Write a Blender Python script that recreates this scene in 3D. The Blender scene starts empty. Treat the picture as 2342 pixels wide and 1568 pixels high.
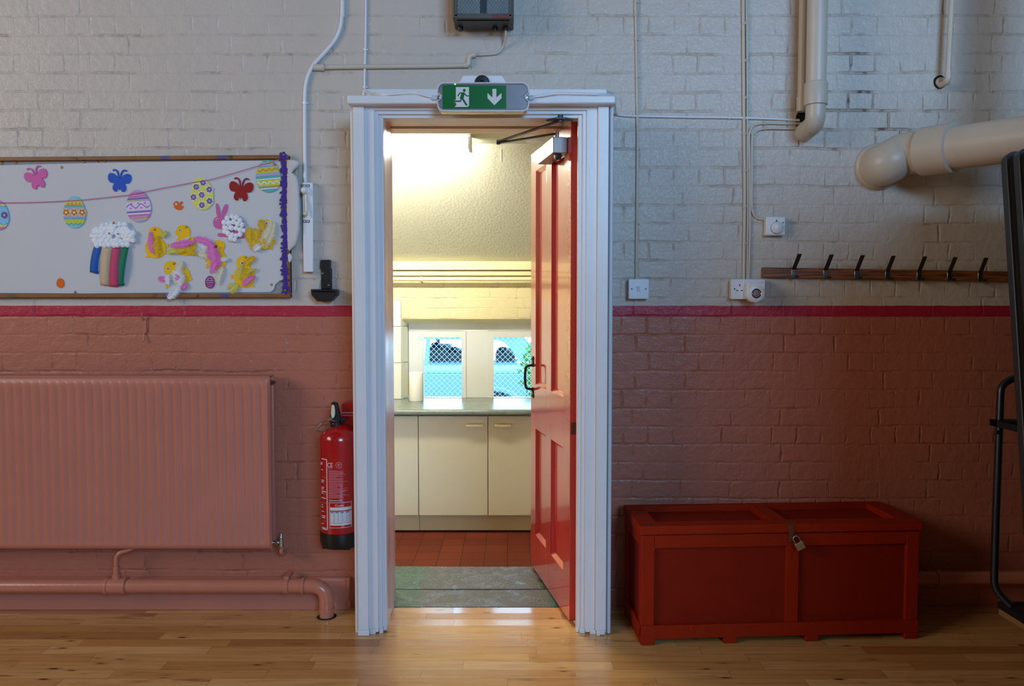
import bpy, bmesh, math, random
from mathutils import Vector, Matrix
random.seed(7)
PI = math.pi
scene = bpy.context.scene
COL = scene.collection

# ------------------------------------------------------------------ camera, light, exposure
CAM_D, CAM_H, FOC, PITCH = 3.42, 1.34, 1800.0, math.radians(2.83)   # metres, pixels of a 2342 wide frame
cam_data = bpy.data.cameras.new('camera')
cam_data.sensor_width = 36.0
cam_data.lens = 36.0 * FOC / 2342.0
cam_data.clip_start = 0.05
camera = bpy.data.objects.new('camera', cam_data)
camera.location = (0, -CAM_D, CAM_H)
camera.rotation_euler = (PI / 2 - PITCH, 0, 0)
COL.objects.link(camera)
scene.camera = camera
vs = scene.view_settings
vs.view_transform = 'Standard'
vs.look = 'None'
vs.exposure = 0.0
vs.gamma = 1.0
vs.use_curve_mapping = False
scene.cycles.max_bounces = 8
scene.cycles.diffuse_bounces = 4
scene.cycles.glossy_bounces = 4
scene.cycles.transmission_bounces = 8
scene.cycles.sample_clamp_indirect = 6.0
scene.cycles.caustics_reflective = False
scene.cycles.caustics_refractive = False

world = bpy.data.worlds.new('daylight')
scene.world = world
world.use_nodes = True
world.node_tree.nodes['Background'].inputs[0].default_value = (0.40, 0.72, 1.0, 1)
world.node_tree.nodes['Background'].inputs[1].default_value = 8.0

def area(name, loc, target, sx, sy, power, color, spread=180):
    L = bpy.data.lights.new(name, 'AREA')
    L.shape = 'RECTANGLE'
    L.size, L.size_y, L.energy, L.color = sx, sy, power, color
    L.spread = math.radians(spread)
    o = bpy.data.objects.new(name, L)
    o.location = loc
    o.rotation_euler = (Vector(target) - Vector(loc)).to_track_quat('-Z', 'Y').to_euler()
    COL.objects.link(o)
    return o
# daylight that enters by the hall's own high windows (behind the camera to the right, and in the left wall)
area('daylight_rear_window', (2.9, -8.85, 3.5), (2.9, 0, 3.3), 3.0, 2.4, 500, (0.30, 0.60, 1.0))
area('daylight_left_window', (-5.85, -4.2, 3.3), (0, -4.2, 3.0), 3.2, 2.2, 172, (1.0, 0.91, 0.81))

# ------------------------------------------------------------------ pixel rays of the photograph -> points on real planes
_c, _s = math.cos(PITCH), math.sin(PITCH)
def _ray(px, py):
    u = (784.0 - py) / FOC
    return (px - 1171.0) / FOC, _c + u * _s, -_s + u * _c
def W(px, py, Y=0.0):
    a, b, c = _ray(px, py)
    t = (Y + CAM_D) / b
    return Vector((a * t, Y, CAM_H + c * t))
def F(px, py, z=0.0):
    a, b, c = _ray(px, py)
    t = (z - CAM_H) / c
    return Vector((a * t, b * t - CAM_D, z))
def X(px, py, Y=0.0): return W(px, py, Y).x
def Z(py, Y=0.0): return W(1171, py, Y).z

# ------------------------------------------------------------------ materials
M = {}
class NT:
    def __init__(self, name):
        self.m = bpy.data.materials.new(name)
        self.m.use_nodes = True
        self.t = self.m.node_tree
        self.b = self.t.nodes['Principled BSDF']
        M[name] = self.m
    def node(self, typ, **kw):
        n = self.t.nodes.new(typ)
        for k, v in kw.items(): setattr(n, k, v)
        return n
    def put(self, sock, v):
        if isinstance(v, bpy.types.NodeSocket): self.t.links.new(v, sock)
        elif isinstance(v, (tuple, list)): sock.default_value = (*v, 1) if len(v) == 3 and len(sock.default_value) == 4 else v
        else: sock.default_value = v
    def math(self, op, a, b=0.0, c=0.0, clamp=False):
        n = self.node('ShaderNodeMath', operation=op, use_clamp=clamp)
        for i, v in enumerate((a, b, c)): self.put(n.inputs[i], v)
        return n.outputs[0]
    def mix(self, f, a, b, blend='MIX'):
        n = self.node('ShaderNodeMix', data_type='RGBA', blend_type=blend)
        self.put(n.inputs[0], f); self.put(n.inputs[6], a); self.put(n.inputs[7], b)
        return n.outputs[2]
    def ramp(self, v, lo, hi, a=0.0, b=1.0, smooth=True):
        n = self.node('ShaderNodeMapRange', interpolation_type='SMOOTHSTEP' if smooth else 'LINEAR')
        for i, q in enumerate((v, lo, hi, a, b)): self.put(n.inputs[i], q)
        return n.outputs[0]
    def pos(self):
        g = self.node('ShaderNodeNewGeometry')
        s = self.node('ShaderNodeSeparateXYZ')
        self.t.links.new(g.outputs['Position'], s.inputs[0])
        return g.outputs['Position'], s.outputs[0], s.outputs[1], s.outputs[2]
    def xyz(self, x, y, z):
        n = self.node('ShaderNodeCombineXYZ')
        for i, v in enumerate((x, y, z)): self.put(n.inputs[i], v)
        return n.outputs[0]
    def scaled(self, v, s):
        n = self.node('ShaderNodeVectorMath', operation='MULTIPLY')
        self.put(n.inputs[0], v); self.put(n.inputs[1], s)
        return n.outputs[0]
    def noise(self, v, scale, detail=2.0, rough=0.5, color=False):
        n = self.node('ShaderNodeTexNoise')
        self.put(n.inputs['Vector'], v); self.put(n.inputs['Scale'], scale)
        self.put(n.inputs['Detail'], detail); self.put(n.inputs['Roughness'], rough)
        return n.outputs[1 if color else 0]
    def white(self, v):
        n = self.node('ShaderNodeTexWhiteNoise', noise_dimensions='3D')
        self.put(n.inputs[0], v)
        return n.outputs[0]
    def bump(self, h, strength, dist):
        n = self.node('ShaderNodeBump')
        self.put(n.inputs['Height'], h); self.put(n.inputs['Strength'], strength); self.put(n.inputs['Distance'], dist)
        self.t.links.new(n.outputs[0], self.b.inputs['Normal'])
    def out(self, color=None, rough=None, metal=None, spec=None, coat=None):
        I = self.b.inputs
        if color is not None: self.put(I['Base Color'], color)
        if rough is not None: self.put(I['Roughness'], rough)
        if metal is not None: self.put(I['Metallic'], metal)
        if spec is not None: self.put(I['Specular IOR Level'], spec)
        if coat is not None: self.put(I['Coat Weight'], coat); I['Coat Roughness'].default_value = 0.08
        return self.m

def lin(r, g, b):
    return tuple(((c / 255) / 12.92 if c / 255 <= 0.04045 else ((c / 255 + 0.055) / 1.055) ** 2.4) for c in (r, g, b))

def plain(name, rgb, rough=0.5, metal=0.0, var=0.06, scale=12.0, bump=0.0, bscale=120.0, coat=0.0, wear=None, wear_amt=0.62, wear_scale=60.0, alpha=None, spec=0.5):
    n = NT(name)
    p, x, y, z = n.pos()
    c = lin(*rgb)
    f = n.noise(p, scale, 3.0)
    col = n.mix(f, tuple(v * (1 - var) for v in c), tuple(min(1, v * (1 + var)) for v in c))
    if wear:
        w = n.ramp(n.noise(p, wear_scale, 4.0, 0.65), wear_amt, wear_amt + 0.03)
        col = n.mix(w, col, lin(*wear))
    n.out(col, rough, metal, spec, coat)
    if bump: n.bump(n.noise(p, bscale, 3.0), bump, 0.004)
    if alpha is not None: n.b.inputs['Alpha'].default_value = alpha
    return n.m

def emit(name, rgb, strength):
    n = NT(name)
    n.out((0.8, 0.8, 0.8), 0.5)
    n.put(n.b.inputs['Emission Color'], rgb); n.b.inputs['Emission Strength'].default_value = strength
    return n.m

def painted_brick(name, zones, phase_h=-2.017, phase_s=-1.85, z0=1.207, pitch=0.08, head=0.1083, joint=0.34, rough=0.42):
    """English bond under thick gloss paint. zones: one colour, or (lower, band, upper, z_low, z_high)."""
    n = NT(name)
    p, x, y, z = n.pos()
    wob = n.noise(p, 3.0, 2.0); wob2 = n.noise(p, 17.0, 2.0)
    zz = n.math('ADD', z, n.math('ADD', n.math('MULTIPLY', n.math('SUBTRACT', wob, 0.5), 0.022), n.math('MULTIPLY', n.math('SUBTRACT', wob2, 0.5), 0.008)))
    xx = n.math('ADD', x, n.math('MULTIPLY', n.math('SUBTRACT', n.noise(p, 14.0, 2.0), 0.5), 0.02))
    r = n.math('DIVIDE', n.math('SUBTRACT', zz, z0), pitch)
    row = n.math('FLOOR', r); fz = n.math('FRACT', r)
    par = n.math('MULTIPLY', n.math('FRACT', n.math('MULTIPLY', row, 0.5)), 2.0)            # 0 header course, 1 stretcher course
    wdt = n.math('MULTIPLY', n.math('ADD', par, 1.0), head)
    ph = n.math('ADD', n.math('MULTIPLY', par, phase_s - phase_h), phase_h)
    jit = n.math('MULTIPLY', n.math('SUBTRACT', n.white(n.xyz(row, 3.3, 1.7)), 0.5), 0.03)
    u = n.math('DIVIDE', n.math('SUBTRACT', n.math('ADD', xx, jit), ph), wdt)
    fx = n.math('FRACT', u); iu = n.math('FLOOR', u)
    dx = n.math('MULTIPLY', n.math('MINIMUM', fx, n.math('SUBTRACT', 1.0, fx)), wdt)
    dz = n.math('MULTIPLY', n.math('MINIMUM', fz, n.math('SUBTRACT', 1.0, fz)), pitch)
    rnd = n.white(n.xyz(row, iu, 0.4))
    keep = n.ramp(n.noise(n.xyz(x, 0.0, n.math('MULTIPLY', z, 1.6)), 4.5, 3.0, 0.6), 0.40, 0.66)   # how much paint has filled the joint
    dx2 = n.math('ADD', dx, n.math('MULTIPLY', n.math('SUBTRACT', 1.0, keep), 0.003))
    d = n.math('MINIMUM', dx2, dz)
    h = n.ramp(d, 0.0005, 0.0085)
    depth = n.math('MULTIPLY', n.math('SUBTRACT', 1.0, h), n.math('ADD', n.math('MULTIPLY', keep, 0.9), 0.10))
    if len(zones) == 5:   # bare, deeply raked joints where the pipes were let in
        rr_ = n.math('SQRT', n.math('ADD', n.math('POWER', n.math('SUBTRACT', x, 1.47), 2.0), n.math('POWER', n.math('MULTIPLY', n.math('SUBTRACT', z, 2.2), 1.3), 2.0)))
        depth = n.math('MULTIPLY', depth, n.ramp(n.math('ADD', rr_, n.math('MULTIPLY', n.noise(p, 8.0, 2.0), 0.2)), 0.25, 0.5, 3.2, 1.0))
    fine = n.noise(p, 95.0, 4.0, 0.6); mid = n.noise(p, 24.0, 3.0, 0.55)
    H = n.math('MULTIPLY', depth, -joint)
    H = n.math('ADD', H, n.math('MULTIPLY', fine, 0.11))
    H = n.math('ADD', H, n.math('MULTIPLY', mid, 0.42))
    H = n.math('ADD', H, n.math('MULTIPLY', rnd, 0.16))
    n.bump(H, 1.0, 0.0085)
    if len(zones) == 5:
        low, band, up, zl, zh = zones
        edge = n.math('ADD', z, n.math('MULTIPLY', n.math('SUBTRACT', n.noise(p, 9.0, 3.0), 0.5), 0.006))
        col = n.mix(n.ramp(edge, zl - 0.001, zl + 0.001), lin(*low), lin(*band))
        col = n.mix(n.ramp(edge, zh - 0.001, zh + 0.001), col, lin(*up))
    else:
        col = lin(*zones)
    col = n.mix(n.math('MULTIPLY', n.noise(p, 2.2, 4.0, 0.6), 0.25), col, (0.33, 0.28, 0.22), 'MULTIPLY')
    grime = n.math('MULTIPLY', depth, n.ramp(n.noise(p, 30.0, 3.0), 0.42, 0.72))
    col = n.mix(n.math('MULTIPLY', grime, 0.5, clamp=True), col, (0.30, 0.22, 0.16), 'MULTIPLY')
    spots = n.ramp(n.noise(p, 70.0, 1.0), 0.80, 0.83)
    col = n.mix(n.math('MULTIPLY', spots, 0.7), col, (0.08, 0.05, 0.04))
    n.out(col, n.ramp(fine, 0.3, 0.7, rough - 0.08, rough + 0.12))
    return n.m

def plank_floor():
    n = NT('maple_strips')
    p, x, y, z = n.pos()
    w, L = 0.066, 0.62
    r = n.math('DIVIDE', y, w); row = n.math('FLOOR', r); fy = n.math('FRACT', r)
    off = n.white(n.xyz(row, 0.5, 2.0))
    lr = n.math('ADD', n.math('MULTIPLY', n.white(n.xyz(row, 7.5, 1.0)), 0.35), 0.5)
    u = n.math('ADD', n.math('DIVIDE', x, lr), n.math('MULTIPLY', off, 9.0))
    iu = n.math('FLOOR', u); fu = n.math('FRACT', u)
    a = n.white(n.xyz(row, iu, 0.0)); b = n.white(n.xyz(row, iu, 5.0)); c3 = n.white(n.xyz(row, iu, 9.0))
    base = n.mix(n.ramp(a, 0.0, 1.0, smooth=False), lin(200, 142, 78), lin(228, 178, 112))
    base = n.mix(n.ramp(c3, 0.92, 0.97), base, lin(178, 122, 68))
    gx = n.math('ADD', n.math('MULTIPLY', x, 1.3), n.math('MULTIPLY', b, 40.0))
    gv = n.xyz(gx, n.math('MULTIPLY', y, 16.0), n.math('MULTIPLY', row, 3.7))
    grain = n.noise(gv, 3.0, 5.0, 0.62)
    col = n.mix(n.math('MULTIPLY', n.ramp(grain, 0.42, 0.75), 0.45), base, lin(150, 96, 50))
    hv = n.xyz(n.math('ADD', n.math('MULTIPLY', x, 1.0), n.math('MULTIPLY', a, 31.0)), n.math('MULTIPLY', y, 7.0), n.math('MULTIPLY', row, 5.1))
    heart = n.ramp(n.noise(hv, 2.4, 4.0, 0.6), 0.60, 0.74)
    col = n.mix(n.math('MULTIPLY', heart, 0.75), col, lin(120, 62, 26))
    kv = n.xyz(n.math('ADD', n.math('MULTIPLY', x, 1.0), n.math('MULTIPLY', b, 17.0)), n.math('MULTIPLY', y, 3.2), n.math('MULTIPLY', row, 2.9))
    vo = n.node('ShaderNodeTexVoronoi')
    n.put(vo.inputs['Vector'], kv); vo.inputs['Scale'].default_value = 5.2
    kn = n.math('ADD', vo.outputs['Distance'], n.math('MULTIPLY', n.noise(kv, 22.0, 3.0), 0.09))
    knot = n.ramp(kn, 0.085, 0.15, 1.0, 0.0)
    halo = n.ramp(kn, 0.08, 0.26, 1.0, 0.0)
    rare = n.ramp(n.noise(p, 2.1, 2.0), 0.38, 0.50)
    col = n.mix(n.math('MULTIPLY', n.math('MULTIPLY', halo, rare), 0.6), col, lin(140, 74, 30))
    col = n.mix(n.math('MULTIPLY', knot, n.math('MULTIPLY', rare, 0.9)), col, lin(48, 22, 10))
    gap = n.math('MINIMUM', n.math('MULTIPLY', n.math('MINIMUM', fy, n.math('SUBTRACT', 1.0, fy)), w), n.math('MULTIPLY', n.math('MINIMUM', fu, n.math('SUBTRACT', 1.0, fu)), lr))
    g = n.ramp(gap, 0.0003, 0.0013, 1.0, 0.0)
    col = n.mix(n.math('MULTIPLY', g, 0.55), col, lin(84, 50, 24))
    n.out(col, n.math('ADD', n.math('MULTIPLY', b, 0.12), n.math('ADD', 0.1, n.math('MULTIPLY', n.noise(p, 6.0, 4.0), 0.10))))
    Hh = n.math('ADD', n.math('MULTIPLY', g, -0.5), n.math('MULTIPLY', n.noise(p, 3.0, 3.0), 0.25))
    tilt = n.math('MULTIPLY', n.math('MULTIPLY', n.math('SUBTRACT', c3, 0.5), fy), 1.1)
    micro = n.math('MULTIPLY', n.math('ADD', Hh, tilt), 0.00042)
    # two cupped strips by the threshold dip towards the kitchen
    dip = n.math('ADD', n.math('COMPARE', row, -1.0, 0.1), n.math('COMPARE', row, -3.0, 0.1))
    H = n.math('ADD', micro, n.math('MULTIPLY', n.math('MULTIPLY', dip, fy), -0.036 * w))
    n.bump(H, 1.0, 1.0)
    return n.m

plank_floor()
painted_brick('hall_wall_paint', ((186, 112, 88), (182, 34, 62), (206, 194, 182), 1.285, 1.333))
painted_brick('kitchen_wall_paint', (234, 222, 172), joint=0.42, z0=1.225, pitch=0.082)
plain('cream_plaster', (168, 154, 132), 0.6, var=0.05)
plain('timber_ceiling', (112, 84, 58), 0.6, var=0.1)
plain('cream_paint', (204, 193, 178), 0.38, var=0.07, scale=9, bump=0.08, bscale=60, wear=(120, 105, 85), wear_amt=0.735)
plain('white_gloss', (222, 224, 228), 0.3, var=0.05, scale=8, bump=0.1, bscale=35, wear=(110, 105, 100), wear_amt=0.755, wear_scale=90)
plain('lining_gloss', (226, 210, 186), 0.28, var=0.05, bump=0.08, bscale=30)
plain('salmon_gloss', (188, 118, 98), 0.36, var=0.07, scale=7, bump=0.08, bscale=50, wear=(60, 42, 38), wear_amt=0.775, wear_scale=75)
plain('salmon_pipe', (192, 118, 94), 0.25, var=0.08, bump=0.15, bscale=40)
plain('door_red', (200, 44, 50), 0.17, var=0.10, scale=6, bump=0.1, bscale=28, coat=0.8)
plain('chest_red', (150, 36, 4), 0.6, spec=0.12, var=0.16, scale=9, bump=0.25, bscale=70, wear=(196, 110, 60), wear_amt=0.70, wear_scale=80)
plain('chest_panel_red', (130, 28, 4), 0.62, spec=0.12, var=0.14, scale=9, bump=0.2, bscale=70)
plain('white_plastic', (225, 228, 234), 0.32, var=0.02)
plain('ivory_plastic', (216, 208, 186), 0.35, var=0.03)
plain('black_plastic', (18, 18, 19), 0.4, var=0.1)
plain('dark_metal', (70, 68, 68), 0.42, 0.6, var=0.1)
plain('grey_housing', (84, 80, 76), 0.45, 0.2, var=0.08)
plain('prism_glass', (120, 140, 150), 0.12, 0.0, var=0.2, scale=60)
plain('steel', (170, 172, 174), 0.25, 1.0, var=0.05)
plain('closer_silver', (140, 130, 122), 0.38, 0.25, var=0.04)
plain('brass', (200, 160, 80), 0.25, 1.0, var=0.08)
plain('padlock_brass', (206, 196, 140), 0.28, 0.9, var=0.05)
plain('copper_rust', (110, 62, 34), 0.6, 0.3, var=0.2)
plain('hole_black', (10, 9, 8), 0.9, var=0.2)
plain('pin_green', (20, 80, 50), 0.3, var=0.1)
plain('extinguisher_red', (176, 16, 22), 0.2, var=0.06, coat=0.4)
plain('red_box', (176, 20, 26), 0.25, var=0.05)
plain('label_white', (214, 212, 214), 0.5, var=0.02)
plain('label_pink', (205, 120, 130), 0.5, var=0.02)
plain('label_grey', (120, 122, 126), 0.5, var=0.02)
plain('ink_dark', (38, 40, 48), 0.6, var=0.02)
plain('sign_green', (0, 104, 48), 0.25, var=0.05)
plain('sign_silver', (150, 154, 162), 0.22, 0.55, var=0.12, scale=20)
plain('sign_rim', (206, 212, 220), 0.15, 0.1, var=0.05)
plain('sticker_red', (120, 40, 30), 0.5, var=0.3, scale=90)
plain('board_backing', (150, 148, 146), 0.8, var=0.12, scale=60)
plain('sheet_paper', (204, 203, 204), 0.75, var=0.03, scale=4, bump=0.15, bscale=7)
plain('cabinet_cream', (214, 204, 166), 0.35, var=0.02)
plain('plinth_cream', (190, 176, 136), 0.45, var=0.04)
plain('upvc', (222, 226, 220), 0.3, var=0.02)
plain('white_tile', (232, 232, 214), 0.2, var=0.03)
plain('paper_towel', (244, 240, 226), 0.85, var=0.03, bump=0.3, bscale=180)
plain('worktop', (112, 122, 112), 0.22, var=0.35, scale=30, bump=0.02)
plain('kitchen_ceiling', (204, 204, 182), 0.75, var=0.06, scale=3, bump=0.9, bscale=55)
plain('kitchen_trim', (238, 228, 180), 0.4, var=0.04, bump=0.1, bscale=40)
plain('car_silver', (102, 142, 180), 0.2, 0.3, var=0.02, coat=0.6)
plain('car_dark', (22, 30, 44), 0.6, var=0.1)
plain('tyre', (24, 26, 32), 0.8, var=0.1)
plain('asphalt', (150, 156, 160), 0.9, var=0.15)
plain('pale_render', (216, 222, 228), 0.8, var=0.05)
plain('fence_wire', (190, 206, 214), 0.4, 0.6, var=0.05)
plain('leaf_green', (84, 146, 58), 0.45, var=0.5, scale=25)
plain('stem_green', (70, 90, 40), 0.6, var=0.2)
plain('cotton_white', (240, 242, 246), 0.95, var=0.03, bump=0.5, bscale=260)
plain('felt_yellow', (242, 192, 14), 0.85, var=0.05, bump=0.15, bscale=300)
plain('foam_pink', (206, 100, 160), 0.8, var=0.04)
plain('foam_orange', (226, 104, 24), 0.8, var=0.04)
plain('foam_plum', (140, 40, 110), 0.7, var=0.04)
plain('foam_purple', (62, 38, 140), 0.75, var=0.06)
plain('glitter_pink', (206, 80, 160), 0.5, var=0.3, scale=500)
plain('glitter_red', (150, 12, 14), 0.4, var=0.6, scale=500)
plain('foam_blue', (22, 84, 190), 0.7, var=0.05)
plain('ribbon_blue', (24, 92, 180), 0.7, var=0.05)
plain('ribbon_tan', (206, 180, 150), 0.8, var=0.05, scale=120)
plain('ribbon_rose', (198, 70, 110), 0.75, var=0.05)
plain('ribbon_green', (18, 120, 88), 0.7, var=0.06)
plain('feather_pink', (250, 134, 206), 0.8, var=0.12, scale=90)
plain('feather_yellow', (240, 196, 40), 0.8, var=0.14, scale=90)
plain('feather_lemon', (226, 214, 110), 0.8, var=0.12, scale=90)
plain('feather_cream', (236, 228, 196), 0.8, var=0.08, scale=90)
plain('feather_white', (238, 238, 238), 0.8, var=0.06, scale=90)
for nm, rgb in dict(egg_aqua=(120, 196, 212), egg_lime=(196, 206, 66), egg_orange=(226, 130, 50), egg_teal=(90, 172, 172), egg_lilac=(176, 160, 206), egg_yellow=(218, 218, 100), egg_violet=(120, 100, 180), egg_pink=(206, 110, 172), egg_pale=(222, 206, 232), egg_white=(236, 234, 236), egg_sky=(120, 190, 230), egg_plum=(140, 100, 158), string_pink=(216, 130, 182)).items():
    plain(nm, rgb, 0.55, var=0.03)
plain('table_edge', (64, 68, 74), 0.4, 0.5, var=0.12, scale=30)
plain('table_top', (66, 60, 58), 0.18, var=0.08)
plain('trolley_tube', (58, 62, 70), 0.3, 0.7, var=0.06)
plain('plywood', (150, 112, 72), 0.6, var=0.15)
plain('strap_black', (10, 10, 10), 0.7, var=0.1)
emit('tube_light', (1.0, 0.96, 0.84), 88.0)
emit('led_green', (0.1, 1.0, 0.15), 2.2)
emit('led_red', (1.0, 0.06, 0.05), 1.2)

n = NT('stained_pine')
p, x, y, z = n.pos()
g = n.noise(n.xyz(n.math('MULTIPLY', x, 2.5), n.math('MULTIPLY', y, 20.0), n.math('MULTIPLY', z, 60.0)), 3.0, 5.0, 0.6)
n.out(n.mix(n.ramp(g, 0.35, 0.66), lin(152, 92, 48), lin(80, 42, 20)), 0.4)
n = NT('board_frame')
p, x, y, z = n.pos()
c = n.mix(n.noise(p, 20.0, 3.0), lin(116, 72, 32), lin(150, 98, 50))
c = n.mix(n.math('MULTIPLY', n.ramp(n.noise(n.xyz(x, 3.0, 0.0), 7.0, 2.0), 0.62, 0.68), 0.8), c, lin(20, 70, 140))
c = n.mix(n.math('MULTIPLY', n.ramp(n.noise(n.xyz(x, 9.0, z), 5.5, 3.0), 0.60, 0.68), 0.8), c, lin(18, 84, 52))
c = n.mix(n.math('MULTIPLY', n.ramp(n.noise(n.xyz(x, 21.0, z), 16.0, 3.0), 0.6, 0.68), 0.8), c, lin(52, 42, 34))
n.out(c, 0.5)
n = NT('quarry_tile')
p, x, y, z = n.pos()
t = 0.1524
fx = n.math('FRACT', n.math('DIVIDE', n.math('ADD', x, 0.03), t)); fy = n.math('FRACT', n.math('DIVIDE', n.math('ADD', y, 0.02), t * 1.0))
d = n.math('MINIMUM', n.math('MINIMUM', fx, n.math('SUBTRACT', 1.0, fx)), n.math('MINIMUM', fy, n.math('SUBTRACT', 1.0, fy)))
jn = n.ramp(d, 0.008, 0.02, 1.0, 0.0)
cell = n.white(n.xyz(n.math('FLOOR', n.math('DIVIDE', n.math('ADD', x, 0.03), t)), n.math('FLOOR', n.math('DIVIDE', n.math('ADD', y, 0.02), t)), 1.0))
c = n.mix(cell, lin(88, 30, 8), lin(108, 42, 14))
c = n.mix(n.math('MULTIPLY', n.noise(p, 14.0, 4.0), 0.5), c, lin(96, 36, 16))
c = n.mix(jn, c, lin(46, 22, 12))
n.out(c, 0.7, spec=0.25); n.bump(n.math('MULTIPLY', jn, -1.0), 0.5, 0.003)
n = NT('worn_green_step')
p, x, y, z = n.pos()
ed = n.math('ABSOLUTE', n.math('ADD', x, 0.13))
wv = n.math('ADD', ed, n.math('MULTIPLY', n.math('SUBTRACT', n.noise(p, 18.0, 4.0, 0.65), 0.5), 0.30))
grn = n.ramp(wv, 0.25, 0.33)
c = n.mix(n.noise(p, 45.0, 4.0, 0.65), lin(58, 56, 52), lin(96, 92, 86))
c = n.mix(n.ramp(n.noise(p, 90.0, 2.0), 0.66, 0.7), c, lin(150, 150, 144))
c = n.mix(grn, c, n.mix(n.noise(p, 8.0), lin(26, 66, 48), lin(48, 92, 68)))
n.out(c, n.ramp(n.noise(p, 9.0, 4.0, 0.7), 0.46, 0.62, 0.55, 0.16)); n.bump(n.noise(p, 110.0, 4.0), 0.7, 0.003)
n = NT('prism_panel')
p, x, y, z = n.pos()
hh = n.math('MULTIPLY', n.math('SINE', n.math('MULTIPLY', x, 480.0)), n.math('SINE', n.math('MULTIPLY', z, 380.0)))
n.out(n.mix(n.noise(p, 12.0), lin(96, 112, 120), lin(142, 160, 168)), 0.12); n.bump(hh, 0.8, 0.004)
n = NT('window_glass')
n.out((1, 1, 1), 0.0); n.b.inputs['Transmission Weight'].default_value = 1.0; n.b.inputs['IOR'].default_value = 1.01

# ------------------------------------------------------------------ mesh helpers
class MB:
    def __init__(self): self.v, self.f, self.m = [], [], []
    def add(self, verts, faces, mat=0):
        o = len(self.v)
        self.v += [Vector(q) for q in verts]
        self.f += [tuple(i + o for i in fc) for fc in faces]
        self.m += [mat] * len(faces)
        return self
    def box(self, a, b, mat=0):
        x0, x1 = sorted((a[0], b[0])); y0, y1 = sorted((a[1], b[1])); z0, z1 = sorted((a[2], b[2]))
        return self.add([(x0, y0, z0), (x1, y0, z0), (x1, y1, z0), (x0, y1, z0), (x0, y0, z1), (x1, y0, z1), (x1, y1, z1), (x0, y1, z1)],
                        [(3, 2, 1, 0), (4, 5, 6, 7), (0, 1, 5, 4), (1, 2, 6, 5), (2, 3, 7, 6), (3, 0, 4, 7)], mat)
    def hexa(self, q, mat=0):          # 8 corners: 4 bottom, 4 top
        return self.add(q, [(3, 2, 1, 0), (4, 5, 6, 7), (0, 1, 5, 4), (1, 2, 6, 5), (2, 3, 7, 6), (3, 0, 4, 7)], mat)
    def prism(self, poly, y0, y1, mat=0):   # poly in XZ, extruded along Y
        n = len(poly)
        vs_ = [(p[0], y0, p[1]) for p in poly] + [(p[0], y1, p[1]) for p in poly]
        return self.add(vs_, [tuple(range(n)), tuple(range(2 * n - 1, n - 1, -1))] + [(i, i + n, (i + 1) % n + n, (i + 1) % n) for i in range(n)], mat)
    def prismz(self, poly, z0, z1, mat=0):  # poly in XY, extruded along Z
        n = len(poly)
        vs_ = [(p[0], p[1], z0) for p in poly] + [(p[0], p[1], z1) for p in poly]
        return self.add(vs_, [tuple(range(n - 1, -1, -1)), tuple(range(n, 2 * n))] + [(i, (i + 1) % n, (i + 1) % n + n, i + n) for i in range(n)], mat)
    def prismx(self, poly, x0, x1, mat=0):  # poly in YZ, extruded along X
        n = len(poly)
        vs_ = [(x0, p[0], p[1]) for p in poly] + [(x1, p[0], p[1]) for p in poly]
        return self.add(vs_, [tuple(range(n - 1, -1, -1)), tuple(range(n, 2 * n))] + [(i, (i + 1) % n, (i + 1) % n + n, i + n) for i in range(n)], mat)
    def disc(self, c, r, y0, y1, mat=0, rz=None, n=20):
        rz = r if rz is None else rz
        return self.prism([(c[0] + r * math.cos(2 * PI * i / n), c[1] + rz * math.sin(2 * PI * i / n)) for i in range(n)], y0, y1, mat)
    def tube(self, pts, r, mat=0, n=10, caps=True, radii=None):
        pts = [Vector(p) for p in pts]
        rings = []
        prev = None
        for i, p in enumerate(pts):
            d = (pts[min(i + 1, len(pts) - 1)] - pts[max(i - 1, 0)]).normalized()
            if prev is None:
                a = Vector((0, 0, 1)) if abs(d.z) < 0.9 else Vector((1, 0, 0))
                u = d.cross(a).normalized()
            else:
                u = (prev - d * prev.dot(d)).normalized()
            prev = u
            w = d.cross(u)
            rr = radii[i] if radii else r
            rings.append([p + (u * math.cos(2 * PI * k / n) + w * math.sin(2 * PI * k / n)) * rr for k in range(n)])
        vs_ = [q for rg in rings for q in rg]
        fs = [(i * n + k, i * n + (k + 1) % n, (i + 1) * n + (k + 1) % n, (i + 1) * n + k) for i in range(len(pts) - 1) for k in range(n)]
        if caps:
            fs += [tuple(range(n - 1, -1, -1)), tuple(range((len(pts) - 1) * n, len(pts) * n))]
        return self.add(vs_, fs, mat)
    def lathe(self, prof, c, n=32, mat=0, a0=0.0, a1=2 * PI):   # prof: (r, z), around vertical axis at c
        full = abs(a1 - a0 - 2 * PI) < 1e-6
        k = n if full else n + 1
        vs_ = [(c[0] + r * math.cos(a0 + (a1 - a0) * j / n), c[1] + r * math.sin(a0 + (a1 - a0) * j / n), c[2] + z) for r, z in prof for j in range(k)]
        fs = [(i * k + j, i * k + (j + 1) % k, (i + 1) * k + (j + 1) % k, (i + 1) * k + j) for i in range(len(prof) - 1) for j in range(n)]
        return self.add(vs_, fs, mat)
    def lathe_y(self, prof, c, n=24, mat=0):   # prof: (r, dy towards the room), around a horizontal axis along Y
        vs_ = [(c[0] + r * math.cos(2 * PI * j / n), c[1] - d, c[2] + r * math.sin(2 * PI * j / n)) for r, d in prof for j in range(n)]
        fs = [(i * n + j, i * n + (j + 1) % n, (i + 1) * n + (j + 1) % n, (i + 1) * n + j) for i in range(len(prof) - 1) for j in range(n)]
        return self.add(vs_, fs, mat)
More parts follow.
